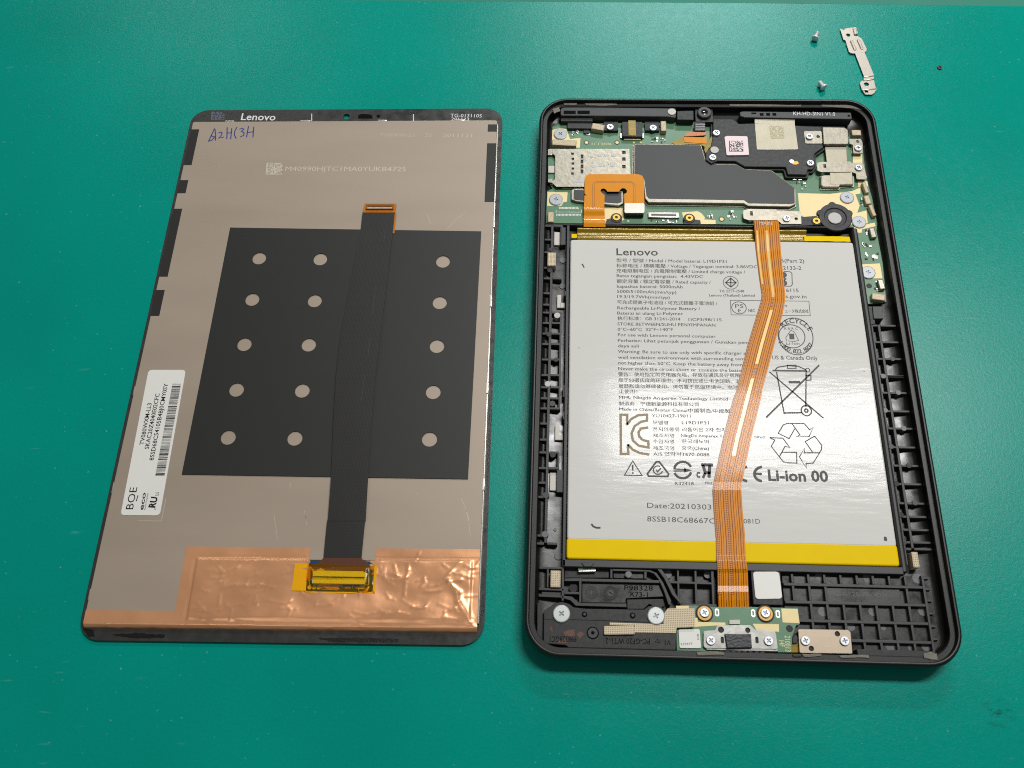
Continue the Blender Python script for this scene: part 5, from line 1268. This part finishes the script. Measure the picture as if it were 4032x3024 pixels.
fold = [[to_disp(P('S', x, y, ZM)) for x, y in l] for l in (((1860, 700), (1735, 710), (1810, 830), (1825, 910), (1945, 1110), (1990, 1160)), ((1350, 550), (1350, 600), (1320, 720), (1310, 850)), ((1740, 715), (1850, 820), (1855, 890), (1960, 1060)), ((1215, 560), (1240, 660), (1180, 640)), ((1110, 1040), (1250, 1015), (1350, 1040)), ((400, 1150), (470, 1180), (600, 1165)), ((1690, 1060), (1800, 1080)), ((1850, 520), (1745, 640), (1700, 690)))]
fold += [[to_disp(P('Q', x, y, ZM)) for x, y in l] for l in (((1640, 700), (1810, 660), (1835, 640)), ((1650, 880), (1800, 845), (2060, 840), (2212, 870)), ((1850, 590), (1990, 580), (2050, 530)), ((1310, 1100), (1450, 1095)), ((1625, 950), (1615, 1060)), ((1430, 1200), (1520, 1250)), ((360, 1290), (390, 1260)))]
def dseg(x, y, a, b_):
    dx, dy = b_[0] - a[0], b_[1] - a[1]; L2 = dx * dx + dy * dy
    t_ = max(0, min(1, ((x - a[0]) * dx + (y - a[1]) * dy) / L2)) if L2 else 0
    return hypot(x - a[0] - t_ * dx, y - a[1] - t_ * dy)
rc_ = random.Random(11)
for _ in range(80):                                         # many small sharp creases
    x, y, a = rc_.uniform(px0 + 2, px1 - 1), rc_.uniform(cy_b + 1.5, py1 - 1), rc_.gauss(0, .7); l = rc_.uniform(1.5, 6)
    fold.append([(x, y), (x + l * cos(a), y + l * .6 * sin(a)), (x + 1.6 * l * cos(a + .3), y + l * sin(a + .3))])
fseg = [(i, a, b_) for i, l in enumerate(fold) for a, b_ in zip(l[:-1], l[1:])]
def sm(t_): t_ = max(0, min(1, t_)); return t_ * t_ * (3 - 2 * t_)
def copper_z(x, y):
    z = ZM + .1
    inp = sm((x - px0) / .7) * sm((px1 - x) / .7) * sm((py1 - y) / .7) * sm((y - cy_b - 1.2) / 2.0)
    z += .46 * inp
    z -= .5 * math.exp(-((x - px0 + .25) / .28) ** 2) * sm((py1 - .5 - y) / .7) + .14 * math.exp(-((y - py1 - .3) / .3) ** 2) * sm((x - px0) / .5)
    z += (.3 * noise.noise((x * .13, y * .2, 0)) + .045 * noise.noise((x * .28, y * .4, 4))) * (.25 + .75 * inp)
    z += .02 * abs(noise.noise((x * .5, y * .6, 9))) * inp
    for i, a, b_ in fseg:
        if min(a[0], b_[0]) - 3 < x < max(a[0], b_[0]) + 3 and min(a[1], b_[1]) - 3 < y < max(a[1], b_[1]) + 3:
            d_ = dseg(x, y, a, b_); z += (.2 if i in (0, 2) else (.14 if i < 15 else .1)) * math.exp(-(d_ / (.5 if i in (0, 2) else (.4 if i < 15 else .3))) ** 1.5)
    z = max(z, ZM + .04)
    e = max(0, cy_b + .9 - y)
    return z - e * e * .75 + .05 * noise.noise((x * .35, 0, 7)) * sm(1 - (y - cy_b) / 2)
V, Fc, idx = [], [], {}
def inside(xm_, ym_):
    if ym_ < cy_s: return True
    if xm_ < gx[1]: return False
    if gx[2] < xm_ < gx[3] and ym_ > ny_t: return False
    return True
def vid(i, k):
    if (i, k) not in idx:
        x, y = XS[i], YS[k]; w = from_disp((x, y)); idx[(i, k)] = len(V); V.append((*w, copper_z(x, y)))
    return idx[(i, k)]
for i in range(len(XS) - 1):
    for k in range(len(YS) - 1):
        if inside((XS[i] + XS[i + 1]) / 2, (YS[k] + YS[k + 1]) / 2): Fc.append((vid(i, k), vid(i + 1, k), vid(i + 1, k + 1), vid(i, k + 1)))
n0 = len(XS)                                                # the foil is folded down over the lower edge
low = []
for i, x in enumerate(XS):
    row = []
    for zz, dy in ((1.75, -.25), (1.35, -.4), (ZG + .03, -.55)):
        w = from_disp((x, cy_b + dy + .06 * noise.noise((x * .3, zz, 2)))); row.append(len(V)); V.append((*w, zz))
    low.append(row)
for i in range(n0 - 1):
    a, b_ = vid(i, 0), vid(i + 1, 0)
    for r0, r1 in zip([a] + low[i], [b_] + low[i + 1]):
        pass
    ca, cb_ = [a] + low[i], [b_] + low[i + 1]
    for k in range(3): Fc.append((ca[k + 1], cb_[k + 1], cb_[k], ca[k]))
part("copper_foil", (V, Fc), M['copper'], dp, smooth=60, label="crumpled copper foil wrapped over the lower end of the display")
# connector board, brown flex, amber tape
zc_ = ZM + .62
def sp_(name, pts, z1, m, z0, bev=.04, r=0, label=None):
    pl = PP('S', z1, *pts)
    if r: pl = round_poly(pl, r, 4)
    return part(name, prism(pl, z0, z1, bev), M[m], dp, label=label)
bd = sp_("connector_board", ((388, 500), (1022, 505), (1002, 795), (985, 812), (372, 802), (350, 780)), zc_, 'pcb_dark', ZM + .3, .05)
sp_("blue_edge", ((395, 512), (1015, 517), (1015, 545), (392, 540)), zc_ + .04, 'blue_film', zc_ - .02, .01)
sp_("brown_flex", ((525, 482), (890, 480), (920, 512), (970, 552), (968, 610), (412, 604), (415, 550), (480, 528)), zc_ + .14, 'brown_flex', zc_ - .02, .02)
cnn = sp_("white_connector", ((420, 612), (470, 604), (910, 612), (950, 635), (925, 738), (412, 730)), zc_ + .7, 'white_sticker', zc_ - .02, .1)
part("connector_slot", prism(PP('S', zc_ + .73, (425, 660), (925, 668), (922, 680), (425, 672)), zc_ + .68, zc_ + .73), M['ink_grey'], cnn); 
part("connector_pins", join(*[fill(PP('S', zc_ + .72, (430 + 10 * k, 676), (433 + 10 * k, 676), (433 + 10 * k, 692), (430 + 10 * k, 692)), zc_ + .72) for k in range(49)]), M['ink_grey'], cnn, smooth=0)
for x in (390, 434, 478):
    c = P('S', x, 768, zc_ + .03); part("gold_dot", prism(circle(c[0], c[1], .62, 18), zc_ - .02, zc_ + .03), M['gold_pad'], bd)
part("board_outline", join(*[stroke(PP('S', zc_ + .02, *l), .12, zc_ + .02) for l in (((385, 690), (390, 740), (960, 745), (965, 660)), ((505, 745), (505, 785), (610, 788)), ((605, 745), (605, 775)), ((705, 748), (705, 778)), ((805, 748), (805, 778)), ((865, 798), (865, 782), (960, 784), (970, 765)))], tx("2", 'S', 880, 770, 892, 770, 20, zc_ + .02), tx("R8", 'S', 975, 570, 995, 570, 22, zc_ + .02)), M['white_ink'], bd, smooth=0)
V, Fc = [], []
q4 = [(368, 538), (1045, 556), (1022, 826), (345, 804)]
nxa, nya = 56, 16
for i in range(nxa + 1):
    for k in range(nya + 1):
        u, w = i / nxa, k / nya
        sx = (1 - w) * ((1 - u) * q4[0][0] + u * q4[1][0]) + w * ((1 - u) * q4[3][0] + u * q4[2][0]); sy = (1 - w) * ((1 - u) * q4[0][1] + u * q4[1][1]) + w * ((1 - u) * q4[3][1] + u * q4[2][1])
        on_b = sm((sx - 340) / 25) * sm((1018 - sx) / 25) * sm((815 - sy) / 18); on_c = sm((sx - 395) / 30) * sm((965 - sx) / 30) * sm((sy - 575) / 25) * sm((762 - sy) / 25)
        w_ = P('S', sx, sy, ZM + .6 + .5 * on_b); z = max(copper_z(*to_disp(w_)) + .05, zc_ + .06 * on_b if on_b > .5 else 0) + .72 * on_c
        if on_b > .5: z = zc_ + .18 + .6 * on_c
        V.append((*w_, z))
Fc = [(i * (nya + 1) + k, i * (nya + 1) + k + 1, (i + 1) * (nya + 1) + k + 1, (i + 1) * (nya + 1) + k) for i in range(nxa) for k in range(nya)]
part("amber_tape", (V, Fc), M['amber_clear'], dp, smooth=80, label="clear amber tape over the connector board")
M['amber_flap'] = mat("amber_tape", (236, 168, 0), .3, coat=.15, var=.06, vscale=300)
for pts in (((252, 536), (378, 541), (354, 803), (216, 800)), ((1020, 560), (1046, 557), (1023, 826), (1002, 800)), ((352, 806), (1000, 816), (1016, 828), (345, 818))):
    pl = PP('S', ZM + .65, *pts); part("tape_flap", prism(pl, ZM + .1, max(copper_z(*to_disp(p)) for p in pl) + .1, .02), M['amber_flap'], dp)
# black ribbon running up the back
lf = [('K', 403, 1375, 3.25), ('K', 380, 1590, 3.3), ('M', 452, 200, 3.4), ('M', 385, 560, 3.7), ('M', 310, 960, 4.0), ('M', 250, 1290, 4.1), ('O', 425, 200, 4.1), ('O', 400, 640, 4.0), ('O', 385, 1000, 3.8), ('O', 376, 1190, 3.7), ('O', 345, 1600, 3.5), ('S', 560, 120, 3.4), ('S', 540, 320, 3.35), ('S', 525, 482, 3.3)]
rf = [('K', 803, 1375, 3.25), ('K', 783, 1590, 3.3), ('M', 815, 200, 3.4), ('M', 770, 560, 3.7), ('M', 722, 960, 4.0), ('M', 682, 1290, 4.1), ('O', 808, 200, 4.1), ('O', 767, 640, 4.0), ('O', 745, 1000, 3.8), ('O', 735, 1190, 3.7), ('O', 712, 1600, 3.5), ('S', 928, 120, 3.4), ('S', 908, 320, 3.35), ('S', 893, 482, 3.3)]
A_ = [Vector((*P(v, x, y, z), z)) for v, x, y, z in lf]; B_ = [Vector((*P(v, x, y, z), z)) for v, x, y, z in rf]
A_, B_ = resample(A_, B_, 4)
def slab(A_, B_, th, sub=4):
    V, n = [], len(A_)
    for lift in (0, -th):
        for a, b_ in zip(A_, B_):
            for k in range(sub + 1):
                p = a.lerp(b_, k / sub); V.append((p.x, p.y, p.z + lift + .03 * noise.noise((p.x * .1, p.y * .1, 1))))
    m_ = (sub + 1) * n; Fc = []
    for j in range(n - 1):
        for k in range(sub):
            a = j * (sub + 1) + k; f = (a, a + sub + 1, a + sub + 2, a + 1); Fc.append(f); Fc.append(tuple(x + m_ for x in f[::-1]))
        for k in (0, sub):
            a = j * (sub + 1) + k; f = (a, a + m_, a + m_ + sub + 1, a + sub + 1); Fc.append(f if k == 0 else f[::-1])
    return V, Fc
part("black_ribbon", slab(A_, B_, .18), M['ribbon_black'], dp, smooth=60, label="black woven ribbon cable running up the back of the display")
A2 = [a.lerp(b_, .6) + Vector((0, 0, -.2)) for a, b_ in zip(A_[:7], B_[:7])]; B2 = [a.lerp(b_, 1.05) + Vector((0, 0, -.2)) for a, b_ in zip(A_[:7], B_[:7])]
M['tip'] = mat("dull_amber_film", (186, 108, 22), .4, var=.15, vscale=500, spec=.3)
part("amber_backing", slab(A2, B2, .06, 2), M['tip'], dp, smooth=60)
part("crease_line", join(*[stroke(PP(v, z, *pts), .14, z) for v, z, pts in (('M', 4.18, ((632, 750), (598, 1050))), ('M', 4.22, ((575, 1295), (548, 1505))), ('O', 4.2, ((703, 185), (670, 440))), ('M', 3.55, ((720, 260), (745, 120))))]), M['emboss'], dp, smooth=0)
tp = part("ribbon_end", prism(round_poly(PP('K', 3.5, (428, 1266), (822, 1266), (803, 1378), (404, 1378)), .3, 3), ZM + .3, 3.4, .03), M['tip'], dp, label="amber end tab with a metal plug at the ribbon's top")
part("ribbon_plug", plate(PP('K', 4.1, (450, 1278), (790, 1278), (785, 1332), (442, 1332)), [PP('K', 4.1, (470, 1296), (772, 1296), (770, 1306), (468, 1306))], 3.4, 4.1), M['plug'], tp)
part("plug_pins", join(*[fill(PP('K', 4.12, (465 + 11 * k, 1312), (470 + 11 * k, 1312), (470 + 11 * k, 1330), (465 + 11 * k, 1330)), 4.12) for k in range(28)]), M['white_ink'], tp, smooth=0)

# ================================================================== loose pieces on the mat
zb_ = .75
mbk = thing("metal_bracket", (*P('T', 1330, 950, 0), 0), "loose thin metal bracket with two holes lying on the mat", "bracket")
out = PP('T', zb_, (930, 295), (960, 300), (1015, 332), (1035, 290), (1185, 268), (1280, 262), (1315, 395), (1265, 420), (1225, 412), (1222, 440), (1330, 462), (1398, 508), (1505, 725), (1500, 780), (1460, 802), (1645, 1255), (1668, 1300), (1662, 1385), (1690, 1540), (1722, 1600), ('W', 1168, 632), ('W', 1155, 655), ('W', 1138, 668), ('W', 1092, 668), ('W', 1075, 645),
         (1408, 1635), (1360, 1475), (1388, 1432), (1440, 1418), (1445, 1320), (1255, 830), (1165, 825), (1122, 790), (1045, 545), (1000, 525))
part("bracket_plate", plate(out, [circle(*P('T', 1105, 432, zb_), .85, 18), circle(*P('T', 1502, 1502, zb_), .95, 18), rpoly(rect('W', zb_, 1085, 640, 1112, 655))], zb_ - .35, zb_), M['bracket'], mbk, smooth=30)
for a, b_ in (((1172, 545), (1262, 755)), ((1318, 525), (1415, 735))):
    p0, p1 = P('T', *a, zb_ + .2), P('T', *b_, zb_ + .2); part("raised_bead", prism(round_poly(ccw([(p0[0] - .6, p0[1]), (p1[0] - .6, p1[1]), (p1[0] + .6, p1[1]), (p0[0] + .6, p0[1])]), .5, 4), zb_ - .05, zb_ + .35, .3), M['bracket'], mbk)
for a, b_ in (((1448, 1335), (1672, 1308)), ((1440, 1412), (1665, 1385)), ((1412, 1625), (1715, 1590))):
    p0, p1 = P('T', *a, zb_ + .2), P('T', *b_, zb_ + .2); part("bent_step", prism([(p0[0], p0[1] - .25), (p1[0], p1[1] - .25), (p1[0], p1[1] + .25), (p0[0], p0[1] + .25)], zb_ - .05, zb_ + .3, .2), M['bracket'], mbk)
part("rolled_tab", prism(round_poly(PP('T', zb_ + .3, (1200, 275), (1278, 265), (1312, 395), (1262, 415), (1232, 405)), .4, 3), zb_ - .3, zb_ + .3, .3), M['bracket'], mbk)
part("bracket_foot", prism(circle(*P('T', 1110, 620, zb_), 1.0, 12), 0.01, zb_ - .35), M['bracket'], mbk); part("bracket_foot", prism(circle(*P('T', 1520, 1560, zb_), .9, 12), 0.01, zb_ - .35), M['bracket'], mbk)
def loose_screw(head, tip, lift, label):
    h, t_ = P('T', *head, 1.0), P('T', *tip, .8)
    ax = Vector((t_[0] - h[0], t_[1] - h[1], lift)).normalized()
    rot = Vector((0, 0, -1)).rotation_difference(ax).to_matrix()
    o = thing("screw", (h[0], h[1], 0), label, "screw", "loose screws on the mat")
    def place(vf, dz=0):
        pts = [rot @ Vector(v) for v in vf[0]]; return [(p.x + h[0], p.y + h[1], p.z + 1.42) for p in pts], vf[1]
    star = []
    for k in range(4):
        a = k * pi / 2
        for x, y in ((.75, -.2), (.75, .2), (.2, .2)): star.append((x * cos(a) - y * sin(a), x * sin(a) + y * cos(a)))
    hd = part("screw_head", place(join(plate(circle(0, 0, 1.2, 24), [star], .1, .5), lathe(0, 0, [(.7, -.5), (1.4, -.1), (1.45, .1), (1.4, .35), (1.2, .49)], 24))), M['bright_zinc'], o)
    sh_ = [(.72, -.45)]
    for k in range(5): sh_ += [(.72, -.6 - k * .42), (.92, -.72 - k * .42), (.92, -.82 - k * .42), (.72, -.95 - k * .42)]
    part("thread", place(lathe(0, 0, [(.5, -2.85)] + sh_[::-1], 18)), M['bright_zinc'], o)
loose_screw((380, 510), (435, 385), .35, "loose silver screw on the mat above, nearer the far edge")
loose_screw((560, 1580), (470, 1488), .1, "loose silver screw on the mat below, nearer the tablet")
c = P('W', 1615, 480, 0)
tag(part("rubber_ring", plate(circle(c[0], c[1], .95, 20), [circle(c[0], c[1], .4, 14)], .01, .45), M['grey_plastic']), "tiny dark ring lying on the mat right of the bracket", "ring")
